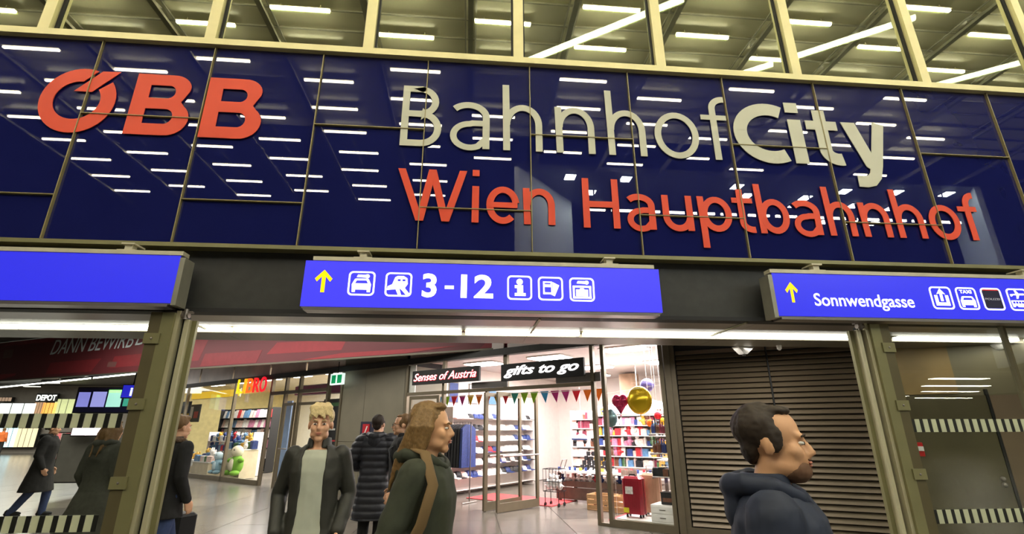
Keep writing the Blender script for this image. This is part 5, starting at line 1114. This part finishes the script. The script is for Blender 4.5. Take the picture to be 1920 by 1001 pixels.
MB().lathe([(.030, 0), (.042, .10), (.043, .105), (.038, .102), (.028, .01)], 20).build('cup', mat('cup_paper', C(222, 222, 186), .6), cp, True); MB().lathe([(.045, .10), (.046, .112), (.035, .118), (.033, .112)], 20).build('rim', mat('cup_yellow', C(220, 205, 40), .5), cp, True)
person((.985, 1.62), 56, 1.688, 'person with short dark hair and stubble in a navy jacket before the slatted shutter', top=navyc, lower=blackc, hair='short', hairm=darkh, skin=SKIN2, beard=mat('stubble', C(112, 80, 58), .8), hood=navyc, legs=walk, coat_len=.80, vox=.0085, girth=1.08)
tj, Jj, Tj = person((-3.14, 5.95), 150, 1.76, 'person in a black fur-hooded coat and blue jeans right of the left door post', top=blackc, lower=denim, hair='bun', hairm=brownh, hood=mat('fur_trim', C(96, 76, 60), 1., 0, .4, 60., bump=.6), legs=walk, coat_len=.74, flare=.02, vox=.011)
bg_ = MB(); bg_.ell((0, .20, 1.12), (.15, .08, .18), 14, 10); organic('shoulder_bag', bg_, mat('bag_grey', C(62, 58, 68), .6), tj, .012, 2, .006, 8); strap(tj, [(.12, .1, 1.25), (.10, .05, 1.49), (.08, -.12, 1.42), (.10, -.14, 1.2), (.16, .0, 1.0), (.1, .14, 1.05)], .03, black)
_sp = atY(338, 950, 6.65)
sc_ = empty('rolling_suitcase', (_sp.x, 6.65, 0), math.radians(150), 'black rolling suitcase pulled by the person in blue jeans', 'suitcase')
MB().cbox(-.19, .19, -.12, .12, .05, .68, .03).build('shell', black, sc_); MB().tube([(-.09, .08, .66), (-.09, .08, .98), (.09, .08, .98), (.09, .08, .66)], .01, 6).build('handle', steel, sc_)
for x in (-.14, .14): w_ = MB().lathe([(.035, -.015), (.035, .015)], 12).build('wheel', rubber, sc_); w_.rotation_euler = (0, PI/2, 0); w_.location = (x, .08, .035)
person((-1.22, 7.25), 172, 1.80, 'person seen from behind in a long dark quilted coat in front of the brown pier', top=puff, lower=blackc, hair='short', hairm=darkh, hood=puff, quilt=.016, coat_len=.48, flare=.03, girth=1.08, vox=.012, arms=dict(elL=(.33, .05, 1.15), wrL=(.18, -.16, 1.08), elR=(-.33, .05, 1.15), wrR=(-.18, -.16, 1.08)))
tg, Jg, Tg = person((-.80, 6.55), -80, 1.79, 'person with glasses and brown hair in a dark coat looking left, behind the long-haired person', top=blackc, lower=blackc, hair='short', hairm=brownh, glasses=True, coat_len=.6, vox=.012)
bp_ = MB(); bp_.ell((0, .24, 1.22), (.15, .10, .24), 14, 10); organic('backpack', bp_, puff, tg, .012, 2, .006, 8); strap(tg, [(.11, .16, 1.40), (.11, .02, 1.51), (.12, -.15, 1.36), (.14, -.10, 1.15), (.13, .16, 1.05)], .04, puff); strap(tg, [(-.11, .16, 1.40), (-.11, .02, 1.51), (-.12, -.15, 1.36), (-.14, -.10, 1.15), (-.13, .16, 1.05)], .04, puff)
p = atZ(48, 972); person((p.x+.05, p.y), 110, 1.76, 'person in a long black coat and jeans striding right behind the left glass screen', top=blackc, lower=denim, hair='bun', hairm=darkh, legs=dict(knL=(.09, -.14, .52), anL=(.09, -.14, .10), knR=(-.09, .06, .49), anR=(-.09, .28, .14)), coat_len=.48, flare=.07, girth=1.15, vox=.014, hood=blackc)
p = atY(206, 830, 6.6); person((p.x, p.y), 165, 1.72, 'person in a wide dark grey knee-length coat close behind the left glass screen', top=greyc, lower=blackc, hair='long', hairm=brownh, coat_len=.46, flare=.13, girth=1.12, vox=.013, hood=greyc)
p = atZ(25, 853); person((p.x, 36.6), 190, 1.74, 'small far person in orange top, black trousers and a yellow bag at the left edge', top=mat('orange_cloth', C(200, 100, 40), .8), lower=blackc, hair='short', hairm=brownh, coat_len=.88, vox=.02)
